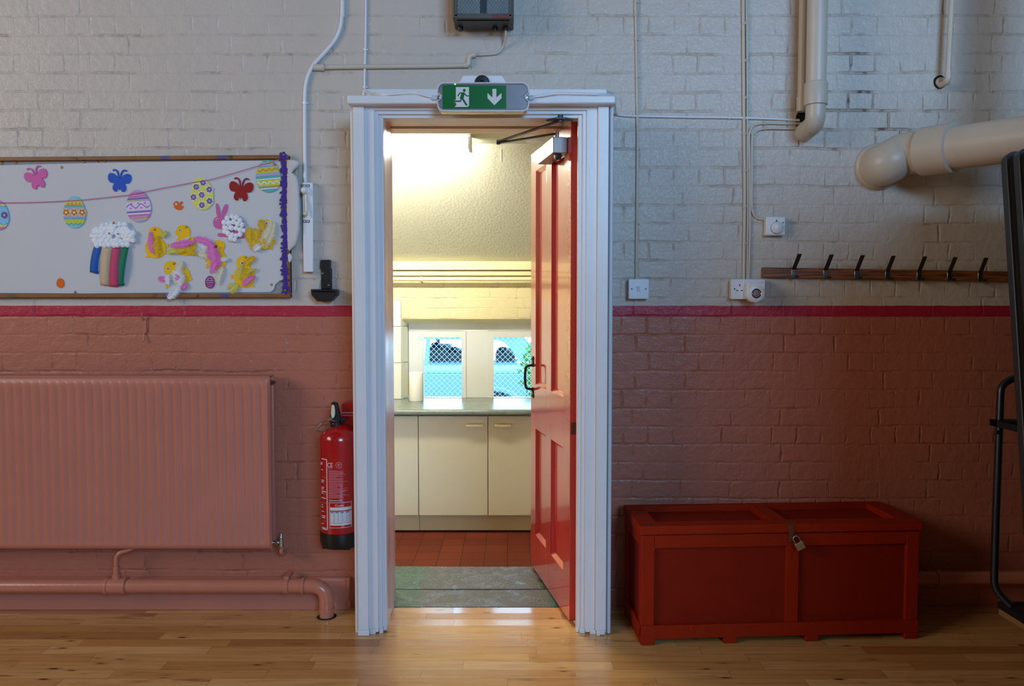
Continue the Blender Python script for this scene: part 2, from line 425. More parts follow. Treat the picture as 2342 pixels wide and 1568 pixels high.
    def blob(self, c, r, mat=0, lump=0.25, seg=8, squash=1.0):
        vs_, fs = [], []
        rows = seg // 2 + 2
        for i in range(rows + 1):
            th = PI * i / rows
            for j in range(seg):
                ph = 2 * PI * j / seg
                q = r * (1 + random.uniform(-lump, lump) * (0 if i in (0, rows) else 1))
                vs_.append((c[0] + q * math.sin(th) * math.cos(ph), c[1] + q * squash * math.sin(th) * math.sin(ph), c[2] + q * math.cos(th)))
        for i in range(rows):
            for j in range(seg):
                fs.append((i * seg + j, i * seg + (j + 1) % seg, (i + 1) * seg + (j + 1) % seg, (i + 1) * seg + j))
        return self.add(vs_, fs, mat)
    def build(self, name, mats, parent=None, origin=None, bevel=0.0, smooth=35, seg=2, subsurf=0):
        mats = mats if isinstance(mats, (list, tuple)) else [mats]
        if parent is not None: origin = ORG[parent.name]
        elif origin is None:
            xs = [q.x for q in self.v]; ys = [q.y for q in self.v]; zs = [q.z for q in self.v]
            origin = Vector(((min(xs) + max(xs)) / 2, (min(ys) + max(ys)) / 2, min(zs)))
        origin = Vector(origin)
        me = bpy.data.meshes.new(name)
        me.from_pydata([q - origin for q in self.v], [], self.f)
        for mm in mats: me.materials.append(M[mm])
        me.polygons.foreach_set('material_index', self.m)
        bm = bmesh.new(); bm.from_mesh(me)
        bmesh.ops.remove_doubles(bm, verts=bm.verts, dist=1e-6)
        bmesh.ops.recalc_face_normals(bm, faces=bm.faces)
        bm.to_mesh(me); bm.free()
        if smooth:
            me.polygons.foreach_set('use_smooth', [True] * len(me.polygons))
            me.set_sharp_from_angle(angle=math.radians(smooth))
        o = bpy.data.objects.new(name, me)
        COL.objects.link(o)
        if parent is not None: o.parent = parent
        else: o.location = origin
        ORG[o.name] = origin
        if bevel:
            b = o.modifiers.new('bevel', 'BEVEL'); b.width = bevel; b.segments = seg; b.limit_method = 'ANGLE'; b.angle_limit = math.radians(40); b.harden_normals = False
        if subsurf:
            s = o.modifiers.new('subdivision', 'SUBSURF'); s.levels = s.render_levels = subsurf
        return o
ORG = {}
def tag(o, label, cat, group=None, kind=None):
    o['label'] = label; o['category'] = cat
    if group: o['group'] = group
    if kind: o['kind'] = kind
    return o
def thing(name, loc, label, cat, group=None, kind=None):
    o = bpy.data.objects.new(name, None)
    o.location = loc; o.empty_display_size = 0.05
    COL.objects.link(o)
    ORG[o.name] = Vector(loc)
    return tag(o, label, cat, group, kind)
def pp(pts, Y=0.0): return [(lambda w: (w.x, w.z))(W(a, b, Y)) for a, b in pts]
def wbox(mb, x0, y0, x1, y1, Yf, Yb, mat=0):
    """box whose front face, on plane Yf, spans the photo rectangle x0,y0..x1,y1 and that reaches back to Yb"""
    ym = (y0 + y1) / 2; xm = (x0 + x1) / 2
    return mb.box((X(x0, ym, Yf), Yf, W(xm, y0, Yf).z), (X(x1, ym, Yf), Yb, W(xm, y1, Yf).z), mat)
def spline(pts, k=6):
    P_ = [Vector(p) for p in pts]; out = []
    for i in range(len(P_) - 1):
        a = P_[max(i - 1, 0)]; b = P_[i]; c = P_[i + 1]; d = P_[min(i + 2, len(P_) - 1)]
        for j in range(k):
            t = j / k
            out.append(0.5 * ((2 * b) + (c - a) * t + (2 * a - 5 * b + 4 * c - d) * t * t + (3 * b - a - 3 * c + d) * t ** 3))
    return out + [P_[-1]]
def closed(pts, k=5):
    n = len(pts); out = []
    P_ = [Vector((p[0], p[1])) for p in pts]
    for i in range(n):
        a, b, c, d = P_[i - 1], P_[i], P_[(i + 1) % n], P_[(i + 2) % n]
        for j in range(k):
            t = j / k
            q = 0.5 * ((2 * b) + (c - a) * t + (2 * a - 5 * b + 4 * c - d) * t * t + (3 * b - a - 3 * c + d) * t ** 3)
            out.append((q.x, q.y))
    return out
def fillet(pts, r, k=6):
    P_ = [Vector(p) for p in pts]; out = [P_[0]]
    for i in range(1, len(P_) - 1):
        a = (P_[i - 1] - P_[i]); b = (P_[i + 1] - P_[i])
        rr = min(r, a.length * 0.49, b.length * 0.49)
        s, e = P_[i] + a.normalized() * rr, P_[i] + b.normalized() * rr
        for j in range(k + 1):
            t = j / k
            out.append(s * (1 - t) ** 2 + P_[i] * 2 * t * (1 - t) + e * t * t)
    return out + [P_[-1]]
def rrect(x0, z0, x1, z1, r, k=5):
    out = []
    for cx_, cz_, a in ((x1 - r, z1 - r, 0), (x0 + r, z1 - r, 90), (x0 + r, z0 + r, 180), (x1 - r, z0 + r, 270)):
        for j in range(k + 1):
            t = math.radians(a + 90 * j / k)
            out.append((cx_ + r * math.cos(t), cz_ + r * math.sin(t)))
    return out
_lay = [0]
def stroke(mb, pts, w, y0, y1, mat=0):
    """a ribbon of constant width along pts (XZ), as one closed strip"""
    P_ = [Vector(p) for p in pts]; n = len(P_)
    if n < 2: return
    _lay[0] = (_lay[0] + 1) % 5; y0 = y0 - 0.00004 * _lay[0]
    L_, R_ = [], []
    for i, p in enumerate(P_):
        d = (P_[min(i + 1, n - 1)] - P_[max(i - 1, 0)]).normalized(); q = Vector((-d.y, d.x)) * w / 2
        L_.append(p + q); R_.append(p - q)
    vs_ = [(q.x, y, q.y) for y in (y0, y1) for q in L_ + R_]
    f_ = []
    for i in range(n - 1):
        f_ += [(i, i + 1, n + i + 1, n + i), (2 * n + i, 2 * n + i + 1, 3 * n + i + 1, 3 * n + i), (i, i + 1, 2 * n + i + 1, 2 * n + i), (n + i, n + i + 1, 3 * n + i + 1, 3 * n + i)]
    f_ += [(0, n, 3 * n, 2 * n), (n - 1, 2 * n - 1, 4 * n - 1, 3 * n - 1)]
    mb.add(vs_, f_, mat)

# ================================================================== the setting: hall
KZ = -0.33                                   # kitchen floor, two steps down
mb = MB().box((-6, -9, -0.05), (5, 0.0, 0.0))
tag(mb.build('floor', 'maple_strips'), 'strip wood floor of the hall with brown knots', 'floor', kind='structure')
OX0, OX1, OZ = -0.585, 0.325, 2.15
mb = MB()
mb.box((-6, 0, -0.05), (OX0, 0.24, 5.2)); mb.box((OX1, 0, -0.05), (5, 0.24, 5.2)); mb.box((OX0, 0, OZ), (OX1, 0.24, 5.2))
wall = tag(mb.build('wall_back', 'hall_wall_paint', origin=(0, 0, 0), smooth=0), 'painted brick wall, cream above a crimson band, salmon below', 'wall', kind='structure')
for i, cpts in enumerate(([(1822, 262), (1830, 256), (1846, 262), (1852, 285), (1846, 312), (1836, 318), (1824, 305), (1820, 280)],
                          [(2138, 178), (2150, 172), (2160, 178), (2164, 190), (2158, 200), (2146, 203), (2137, 196), (2135, 186)])):
    MB().prism(closed(pp(cpts), 4), -0.002, 0.01).build('pipe_hole', 'hole_black', wall)
tag(MB().box((-6.2, -9, 0), (-6, 0, 5.2)).build('wall_left', 'cream_plaster'), 'cream side wall of the hall', 'wall', kind='structure')
tag(MB().box((5, -9, 0), (5.2, 0, 5.2)).build('wall_right', 'cream_plaster'), 'cream wall at the right end of the hall', 'wall', kind='structure')
tag(MB().box((-6.2, -9.2, 0), (5.2, -9, 5.2)).build('wall_front', 'cream_plaster'), 'cream wall of the hall facing the doorway', 'wall', kind='structure')
tag(MB().box((-6.2, -9.2, 5.2), (5.2, 0.24, 5.35)).build('ceiling', 'timber_ceiling'), 'brown timber ceiling of the hall', 'ceiling', kind='structure')

# skirting plinth behind the heating pipe
mb = MB()
zt = Z(1322, -0.03)
xe = X(799, 1350, -0.03)
mb.prismx([(-0.03, 0), (-0.03, zt - 0.006), (-0.022, zt), (0, zt), (0, 0)], -3.2, xe - 0.015)
mb.prism([(xe - 0.016, 0.0), (xe, 0.0), (xe + 0.003, 0.03), (xe - 0.007, 0.05), (xe - 0.002, 0.085), (xe + 0.002, zt), (xe - 0.016, zt)], -0.028, 0)
tag(mb.build('baseboard_left', 'salmon_gloss', bevel=0.003), 'salmon painted cement skirting with a broken end near the door frame', 'skirting', kind='structure')

# ------------------------------------------------------------------ door surround
fr = thing('trim_1', (-0.12, -0.15, 0), 'white painted door surround standing proud of the brick wall, with a flat cap', 'door frame', kind='structure')
def xs(px, Y): return X(px, 600, Y)
YA, YP, YF1, YF2, YF3 = -0.272, -0.300, -0.286, -0.277, -0.266
zc = Z(237, -0.3)
xi0, xi1 = xs(879, YF3), xs(1321, YF3)
for side, seq, xin in (('l', [(804, YA), (811, YP), (836, YF1), (859, YF2), (868, YF3), (879, None)], xi0), ('r', [(1402, YA), (1391, YP), (1366, YF1), (1340, YF2), (1331, YF3), (1321, None)], xi1)):
    poly = []
    for (a, Y), (b, _) in zip(seq[:-1], seq[1:]):
        poly += [(xs(a, Y), Y), (xs(b, Y), Y)]
    poly += [(poly[-1][0], -0.23), (poly[0][0], -0.23)]
    mb = MB().prismz(poly, 0.022, zc)
    k_ = 0; xa_, xb_ = min(q[0] for q in poly), max(q[0] for q in poly)
    while xa_ < xb_ - 0.012:
        w2_ = random.uniform(0.012, 0.024); xe_ = min(xa_ + w2_, xb_); yf_ = max(q[1] for q in poly if True)
        fr_ = min(Y_ for (xl, Y_), (xr, _) in zip(poly[0:-2:2], poly[1:-1:2]) if min(xl, xr) <= (xa_ + xe_) / 2 <= max(xl, xr)) if any(min(xl, xr) <= (xa_ + xe_) / 2 <= max(xl, xr) for (xl, _), (xr, __) in zip(poly[0:-2:2], poly[1:-1:2])) else -0.27
        mb.box((xa_, fr_ + 0.0006, random.choice((0.0, 0.0, 0.004, 0.009))), (xe_, -0.23, 0.0225)); xa_ = xe_
    if side == 'l':
        mb.box((poly[0][0] + 0.004, -0.231, 0.002), (xin - 0.012, 0.0, zc))
    else:
        mb.box((xin + 0.03, -0.231, 0.002), (poly[0][0] - 0.004, 0.0, zc))
        mb.tube([(xs(1397, -0.28), -0.279, 0.004), (xs(1397, -0.28), -0.279, zc)], 0.008, n=12)
    mb.build('jamb', 'white_gloss', fr, bevel=0.0025)
# head of the surround
mb = MB()
zb = [Z(237, YF1), Z(252, YF1), Z(261, YF2), Z(270, YF3)]
mb.box((xs(834, YF1), YF1 + 0.0012, zb[1]), (xs(1368, YF1), -0.2, zc + 0.004))
mb.box((xs(857, YF2), YF2 + 0.0012, zb[2]), (xs(1342, YF2), -0.202, zc - 0.001))
mb.box((xs(866, YF3), YF3 + 0.0012, zb[3]), (xs(1333, YF3), -0.204, zc - 0.002))
mb.box((xs(820, YF1), -0.23, zb[1] + 0.002), (xs(1385, YF1), 0.0, zc))
mb.build('head', 'white_gloss', fr, bevel=0.002)
mb = MB()
wbox(mb, 793, 217, 1409, 237, -0.335, 0.0)
mb.build('cap', 'white_gloss', fr, bevel=0.006)
mb = MB()
zt1 = Z(203, -0.025)
mb.prism([(X(818, 230, -0.025), Z(217, -0.335) - 0.02), (X(818, 216, -0.025), Z(217, -0.335) + 0.015), (X(830, 203, -0.025), zt1), (X(1388, 203, -0.025), zt1), (X(1394, 216, -0.025), Z(217, -0.335) - 0.02)], -0.025, 0)
mb.build('batten', 'white_gloss', fr, bevel=0.003)
# lining of the opening
mb = MB()
mb.prismz([(xi0, -0.25), (-0.546, 0.20), (-0.585, 0.20), (-0.585, -0.22)], -0.02, OZ)
mb.prismz([(-0.532, 0.06), (-0.53, 0.10), (-0.552, 0.10), (-0.552, 0.06)], -0.02, OZ)
mb.prismz([(xi1 + 0.001, -0.25), (xi1 + 0.02, -0.2), (0.292, -0.17), (0.30, 0.20), (0.325, 0.20), (0.325, -0.22)], -0.02, OZ)
mb.box((-0.56, -0.24, 2.113), (0.31, 0.2, OZ))
mb.box((-0.55, 0.03, 2.098), (0.30, 0.08, OZ))
mb.build('lining', 'lining_gloss', fr, bevel=0.002)

# ------------------------------------------------------------------ steps down into the kitchen
def worn(x0, x1, y0, y1, z0, z1, dip, nm, lab):
    n_ = 24; poly = [(x0, y0), (x1, y0)]
    back = [(x1 + (x0 - x1) * i / n_, y1 - dip * math.sin(PI * i / n_) + random.uniform(-0.0015, 0.0015)) for i in range(n_ + 1)]
    return tag(MB().prismz(poly + back, z0, z1).build(nm, 'worn_green_step', bevel=0.004), lab, 'step')
worn(-0.548, 0.32, 0.006, 0.224, -0.13, 0.0, 0.006, 'door_sill', 'worn green painted threshold right behind the wood floor strip')
worn(-0.75, 0.60, 0.236, 0.565, KZ, -0.003, 0.010, 'stone_step', 'worn grey and green step between threshold and quarry tiles')

# ------------------------------------------------------------------ kitchen shell
tag(MB().box((-2.2, 0.24, KZ - 0.05), (1.3, 2.98, KZ)).build('floor_kitchen', 'quarry_tile'), 'red quarry tile floor of the kitchen', 'floor', kind='structure')
zw = Z(597, 2.84)
w0, w1 = X(920, 800, 2.84), 0.75
zl, zs_ = Z(729, 2.84), 0.583
mb = MB()
mb.box((-2.2, 2.84, KZ), (w0, 3.0, zw)); mb.box((w1, 2.84, KZ), (1.3, 3.0, zw))
mb.box((w0, 2.84, zl), (w1, 3.0, zw)); mb.box((w0, 2.84, KZ), (w1, 3.0, zs_ - 0.045))
mb.build('wall_kitchen_window', 'kitchen_wall_paint', origin=(0, 2.84, 0), smooth=0)
tag(bpy.data.objects['wall_kitchen_window'], 'yellow painted brick wall around the kitchen windows', 'wall', kind='structure')
zwf = Z(743, 2.93)
tag(MB().prismx([(2.84, zl), (2.96, zwf), (3.0, zwf), (3.0, zl)], w0, w1).build('trim_lintel', 'kitchen_trim'), 'splayed lintel above the kitchen windows', 'lintel', kind='structure')
tag(MB().box((-2.4, 0.24, KZ), (-2.2, 3.0, 2.5)).build('wall_kitchen_left', 'kitchen_trim'), 'left wall of the kitchen', 'wall', kind='structure')
tag(MB().box((1.3, 0.24, KZ), (1.5, 3.0, 2.5)).build('wall_kitchen_right', 'kitchen_trim'), 'right wall of the kitchen', 'wall', kind='structure')
mb = MB()
mb.prismx([(0.24, 2.42), (1.95, 2.42), (2.86, zw), (3.0, zw), (3.0, 2.62), (0.24, 2.62)], -2.4, 1.5)
tag(mb.build('ceiling_kitchen', 'kitchen_ceiling', smooth=0), 'sloping rough plaster ceiling of the kitchen', 'ceiling', kind='structure')
# wall plate, moulding and pipe under the slope
tag(wbox(MB(), 600, 597, 1400, 617, 2.80, 2.86).build('trim_wall_plate', 'kitchen_trim', bevel=0.004), 'yellow board along the foot of the sloping ceiling', 'trim', kind='structure')
tag(wbox(MB(), 600, 619, 1400, 630, 2.82, 2.86).build('trim_moulding', 'kitchen_trim', bevel=0.004), 'narrow yellow moulding below the board in the kitchen', 'trim', kind='structure')
mb = MB(); zp = Z(638, 2.78)
mb.tube([(-2.2, 2.78, zp), (1.3, 2.78, zp)], 0.016, n=14)
pk = mb.build('water_pipe', 'kitchen_trim')
tag(pk, 'yellow painted pipe running across the kitchen wall above the windows', 'pipe')
mb = MB(); xk = X(964, 638, 2.78)
mb.tube([(xk - 0.008, 2.78, zp), (xk + 0.008, 2.78, zp)], 0.021, n=14); mb.tube([(xk, 2.79, zp - 0.015), (xk, 2.84, zp - 0.03)], 0.006)
mb.build('bracket', 'kitchen_trim', pk)
# tiles beside and in the window reveal
mb = MB()
zt0, zt1_ = 0.585, Z(688, 2.82)
xa, xb, xcn = -1.6, X(917, 800, 2.82), X(934, 800, 2.95)
for k in range(5):
    a, b = zt0 + k * 0.29, min(zt0 + (k + 1) * 0.29 - 0.004, zt1_)
    if b > a: mb.box((xb - 0.2, 2.822, a), (xb, 2.84, b))
for k in range(3):
    a, b = zt0 + k * 0.29, min(zt0 + (k + 1) * 0.29 - 0.004, zl)
    if b > a: mb.hexa([(xb + 0.002, 2.83, a), (xcn, 2.93, a), (xcn - 0.03, 2.95, a), (xb - 0.01, 2.85, a), (xb + 0.002, 2.83, b), (xcn, 2.93, b), (xcn - 0.03, 2.95, b), (xb - 0.01, 2.85, b)])
tag(mb.build('trim_tiles', 'white_tile', bevel=0.0015), 'white wall tiles beside the kitchen window', 'tiles', kind='structure')
# windows
YW = 2.93
def casement(px0, px1, gx0, gx1, idx):
    wd = thing('window_%d' % idx, W((px0 + px1) / 2, 911, YW), 'white framed kitchen window %s' % ('behind the paper towel roll' if idx == 1 else 'next to the red door'), 'window', kind='structure')
    mb = MB(); zT, zB = Z(757, YW), zs_
    gz0, gz1 = Z(908, YW), Z(771, YW)
    a, b, c, d = X(px0, 840, YW), X(gx0, 840, YW), X(gx1, 840, YW), X(px1, 840, YW)
    mb.box((a, YW - 0.02, zB), (b, YW + 0.05, zT)); mb.box((c, YW - 0.02, zB), (d, YW + 0.05, zT))
    mb.box((b - 0.0005, YW - 0.0195, gz1), (c + 0.0005, YW + 0.049, zT - 0.0004)); mb.box((b - 0.0005, YW - 0.0195, zB + 0.0004), (c + 0.0005, YW + 0.049, gz0))
    mb.build('sash', 'upvc', wd, bevel=0.003)
    MB().box((b - 0.01, YW + 0.012, gz0 - 0.01), (c + 0.01, YW + 0.018, gz1 + 0.01)).build('pane', 'window_glass', wd)
    return wd
casement(957, 1066, 968, 1056, 1)
casement(1115, 1330, 1129, 1316, 2)
mb = MB()
mb.box((X(935, 840, YW), YW, zs_), (X(957.3, 840, YW), YW + 0.06, Z(757, YW))); mb.box((X(1064, 840, YW), YW - 0.012, zs_), (X(1117, 840, YW), YW + 0.06, Z(757, YW) + 0.01))
mb.box((X(935, 840, YW), YW + 0.0005, Z(757, YW) + 0.0005), (w1, YW + 0.06, zwf + 0.02)); mb.box((X(1331, 840, YW), YW, zs_), (w1, YW + 0.06, Z(757, YW)))
mb.box((w0 - 0.02, YW + 0.021, zs_), (X(935, 840, YW) + 0.001, YW + 0.0605, zwf + 0.02))
tag(mb.build('trim_window_frame', 'upvc', bevel=0.003), 'white fixed frame holding both kitchen windows', 'window frame', kind='structure')

# ------------------------------------------------------------------ kitchen furniture
ztop = 0.583; zdt, zdb = Z(951, 2.24), Z(1178, 2.24)
mb = MB().prismx([(2.19, ztop - 0.03), (2.194, ztop - 0.012), (2.204, ztop - 0.003), (2.216, ztop), (2.838, ztop), (2.838, ztop - 0.04), (2.20, ztop - 0.04), (2.192, ztop - 0.036)], -1.9, 1.3)
wt = tag(mb.build('worktop', 'worktop', smooth=50), 'grey green laminate worktop below the kitchen windows', 'worktop')
MB().box((w0 + 0.002, 2.838, ztop - 0.04), (w1 - 0.002, 2.929, ztop)).build('window_sill', 'worktop', wt)
def cabinet(x0, x1, hx, lab):
    c = thing('base_cabinet', ((x0 + x1) / 2, 2.5, KZ), lab, 'cabinet', 'kitchen base cabinets')
    mb = MB(); mb.box((x0 + 0.001, 2.262, zdb - 0.004), (x1 - 0.001, 2.8, ztop - 0.042)); mb.build('carcass', 'cabinet_cream', c)
    d = MB().box((x0 + 0.0025, 2.24, zdb), (x1 - 0.0025, 2.259, zdt)).build('door', 'cabinet_cream', c, bevel=0.002)
    if hx:
        mb = MB(); a, b = X(hx[0], 975, 2.21), X(hx[1], 975, 2.21); z0 = Z(974, 2.21)
        mb.tube(fillet([(a, 2.24, z0), (a, 2.212, z0), (b, 2.212, z0), (b, 2.24, z0)], 0.012), 0.0055, n=8)
        mb.box((a - 0.006, 2.206, z0 - 0.008), (b + 0.006, 2.215, z0 + 0.008))
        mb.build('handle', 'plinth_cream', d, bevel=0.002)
xk = [X(q, 1060, 2.24) for q in (957, 1116)]
wC = xk[1] - xk[0]
cabinet(xk[0] - 0.6, xk[0], None, 'cream kitchen base cabinet at the left, its door edge beside the white jamb')
cabinet(xk[0], xk[1], (1067, 1102), 'cream kitchen base cabinet in the middle of the doorway with a full width door')
cabinet(xk[1], xk[1] + wC, (1133, 1167), 'cream kitchen base cabinet partly hidden by the red door')
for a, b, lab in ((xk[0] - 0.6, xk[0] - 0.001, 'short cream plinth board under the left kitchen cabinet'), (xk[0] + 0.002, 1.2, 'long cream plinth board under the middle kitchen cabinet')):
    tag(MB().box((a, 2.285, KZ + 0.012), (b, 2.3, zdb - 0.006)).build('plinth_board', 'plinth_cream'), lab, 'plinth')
# paper towel roll
rx, ry = X(952, 880, 2.72), 2.72
mb = MB().lathe([(0.021, 0.0), (0.054, 0.0), (0.056, 0.006), (0.056, 0.218), (0.054, 0.224), (0.021, 0.224), (0.02, 0.218), (0.02, 0.006), (0.021, 0.0)], (rx, ry, ztop + 0.001), 36)
tag(mb.build('paper_towel_roll', 'paper_towel'), 'white paper towel roll standing on the worktop by the window', 'paper towel')
# fluorescent batten on the flat part of the ceiling
lt = thing('ceiling_light', (-0.95, 1.7, 2.42), 'glowing fluorescent batten on the kitchen ceiling', 'ceiling light')
MB().box((-1.66, 1.64, 2.395), (-0.26, 1.76, 2.42)).build('batten_body', 'white_plastic', lt, bevel=0.004)
mb = MB(); mb.prismx([(1.635, 2.396), (1.765, 2.396), (1.76, 2.355), (1.735, 2.33), (1.665, 2.33), (1.64, 2.355)], -1.64, -0.28); mb.build('diffuser', 'tube_light', lt)
for a in (-1.66, -0.28): MB().box((a, 1.63, 2.325), (a + 0.02, 1.77, 2.40)).build('end_cap', 'white_plastic', lt, bevel=0.003)
# pull cord
pc = W(1147, 333, 1.9)
mb = MB(); mb.tube([(pc.x, 1.9, 2.42), (pc.x, 1.9, Z(340, 1.9))], 0.0015, n=6)
cord = tag(mb.build('pull_cord', 'ivory_plastic'), 'short pull cord hanging from the kitchen ceiling', 'pull cord')
mb = MB(); mb.lathe([(0.0, 0.0), (0.006, 0.003), (0.006, 0.075), (0.003, 0.085), (0.0, 0.085)], (pc.x, 1.9, Z(371, 1.9)), 12); mb.build('toggle', 'ivory_plastic', cord)
# smoke alarm on the flat ceiling
al = W(1222, 332, 1.80)
mb = MB().lathe([(0.0, -0.042), (0.045, -0.042), (0.058, -0.034), (0.064, -0.02), (0.066, 0.0), (0.0, 0.0)], (al.x, 1.72, 2.42), 28)
for k in range(24):
    a = 2 * PI * k / 24
    mb.box((al.x + 0.062 * math.cos(a) - 0.003, 1.72 + 0.062 * math.sin(a) - 0.003, 2.388), (al.x + 0.062 * math.cos(a) + 0.003, 1.72 + 0.062 * math.sin(a) + 0.003, 2.408))
tag(mb.build('smoke_alarm', 'white_plastic'), 'round slotted white smoke alarm on the kitchen ceiling behind the door closer', 'smoke alarm')

# ------------------------------------------------------------------ outside the kitchen windows
GZ = -0.38
tag(MB().box((-14, 3.0, GZ - 0.1), (12, 24, GZ)).build('ground_outside', 'asphalt'), 'pale yard outside the windows', 'ground', kind='structure')
YC = 6.58
def cz(py): return Z(py, YC)
def cxx(px): return X(px, 830, YC)
car = thing('car', (-1.5, YC + 0.85, GZ), 'silver blue car parked outside behind the mesh fence', 'car')
belt = cz(831)
wx = [cxx(1132), cxx(1132) - 2.55]
bsh = belt - 0.13
body = [(0.62, GZ + 0.30), (0.66, GZ + 0.55), (0.62, bsh - 0.03), (0.58, bsh), (-2.9, bsh), (-3.55, GZ + 0.74), (-3.75, GZ + 0.62), (-3.72, GZ + 0.28)]
def arch(xc, r, n_=12): return [(xc - r * math.cos(PI * k / n_), GZ + 0.24 + r * math.sin(PI * k / n_)) for k in range(n_ + 1)]
low = [(-3.6, GZ + 0.2)] + arch(wx[1], 0.37) + arch(wx[0], 0.37) + [(0.58, GZ + 0.2)]
mb = MB()
mb.prism([(q[0], q[1]) for q in low] + body, YC, YC + 1.7)
for xc in wx:   # flared arch lips
    o_, i_ = arch(xc, 0.43), arch(xc, 0.365)
    for k in range(12):
        mb.hexa([(o_[k][0], YC - 0.02, o_[k][1]), (i_[k][0], YC - 0.02, i_[k][1]), (i_[k][0], YC + 0.03, i_[k][1]), (o_[k][0], YC + 0.03, o_[k][1]),
                 (o_[k + 1][0], YC - 0.02, o_[k + 1][1]), (i_[k + 1][0], YC - 0.02, i_[k + 1][1]), (i_[k + 1][0], YC + 0.03, i_[k + 1][1]), (o_[k + 1][0], YC + 0.03, o_[k + 1][1])])
mb.prismx([(YC, bsh - 0.004), (YC + 0.012, belt - 0.085), (YC + 0.045, belt - 0.03), (YC + 0.10, belt), (YC + 1.6, belt), (YC + 1.655, belt - 0.03), (YC + 1.69, bsh - 0.004)], -2.95, 0.55)
mb.box((-3.5, YC - 0.012, GZ + 0.17), (0.5, YC + 0.02, GZ + 0.235))
mb.build('body', 'car_silver', car, bevel=0.03, seg=3)
gl = [(1189, 828), (1168, 800), (1153, 784), (1141, 780), (1128, 778.5), (980, 776), (900, 777), (780, 829)]
top = cz(757)
for nm, yy, lean in (('near', YC + 0.09, 0.10), ('far', YC + 1.58, -0.10)):
    def G(px, py):
        x_, z_ = cxx(px), cz(py)
        return Vector((x_, yy + lean * (z_ - belt) / 0.4, z_))
    mb = MB()
    outer = [(1238, 828), (1205, 785), (1185, 764), (1160, 757), (1120, 754), (980, 752), (880, 755), (740, 829)]
    for k in range(len(gl) - 1):
        a, b, c, d = G(*outer[k]), G(*outer[k + 1]), G(*gl[k + 1]), G(*gl[k])
        t_ = Vector((0, 0.03, 0))
        mb.hexa([a, b, c, d, a + t_, b + t_, c + t_, d + t_])
    a, b, c, d = G(968, 832), G(980, 832), G(981, 776), G(972, 776); t_ = Vector((0, 0.03, 0))
    mb.hexa([a, b, c, d, a + t_, b + t_, c + t_, d + t_])
    mb.build('pillar_frame', 'car_silver', car)
mb = MB(); rp = [(1185, 764), (1160, 757), (1120, 754), (980, 752), (880, 755)]
rf = [(cxx(a), cz(b)) for a, b in rp]
mb.prism(rf + [(q[0], q[1] - 0.02) for q in rf[::-1]], YC + 0.12, YC + 1.6); mb.build('roof', 'car_silver', car, bevel=0.01)
for a in (988, 1030, 1150):
    mb = MB(); x_ = cxx(a); zt_ = cz(797) if a == 988 else cz(808)
    mb.box((x_ - 0.10, YC + 0.35, belt - 0.2), (x_ + 0.16, YC + 1.35, zt_)); mb.box((x_ - 0.06, YC + 0.45, zt_), (x_ + 0.05, YC + 0.7, zt_ + 0.05))
    mb.build('seat', 'car_dark', car, bevel=0.03)
mb = MB().box((-2.6, YC + 0.08, belt - 0.25), (0.1, YC + 1.6, belt - 0.05)); mb.build('interior', 'car_dark', car)
for xc in wx:
    mb = MB().lathe_y([(0.0, 0.0), (0.2, 0.0), (0.31, 0.0), (0.335, 0.03), (0.335, 0.16), (0.31, 0.19), (0.22, 0.19), (0.2, 0.17), (0.0, 0.17)], (xc, YC + 0.2, GZ + 0.337), 36)
    mb.build('wheel', 'tyre', car)
    mb = MB().box((xc - 0.36, YC + 0.22, GZ + 0.25), (xc + 0.36, YC + 0.3, GZ + 0.6)); mb.build('wheel_well', 'car_dark', car)
# chain link mesh between the windows and the car
YFN = 3.55
fz0, fz1, fx0, fx1 = 0.35, 1.35, -1.05, 0.65
fen = thing('mesh_fence', ((fx0 + fx1) / 2, YFN, GZ), 'wire diamond mesh fence between kitchen windows and car', 'fence')
mb = MB(); pt = 0.047
k = -int((fz1 - fz0) / pt) - 1
while fx0 + k * pt < fx1:
    for sgn in (1, -1):
        x_ = fx0 + k * pt
        a = Vector((x_, YFN, fz0)); b = Vector((x_ + (fz1 - fz0), YFN, fz1))
        if a.x < fx0: a = Vector((fx0, YFN, fz0 + fx0 - x_))
        if b.x > fx1: b = Vector((fx1, YFN, fz1 - (b.x - fx1)))
        if sgn < 0: a.x, b.x = fx0 + fx1 - a.x, fx0 + fx1 - b.x
        off = Vector((0, 0.003 * sgn, 0))
        if (b - a).length > 0.05: mb.tube([a + off, b + off], 0.0013, n=4, caps=False)
    k += 1
mb.build('mesh', 'fence_wire', fen)
for x_ in (fx0, fx1):
    mb = MB(); mb.tube([(x_, YFN, GZ), (x_, YFN, fz1 + 0.03)], 0.02, n=12); mb.build('post', 'fence_wire', fen)
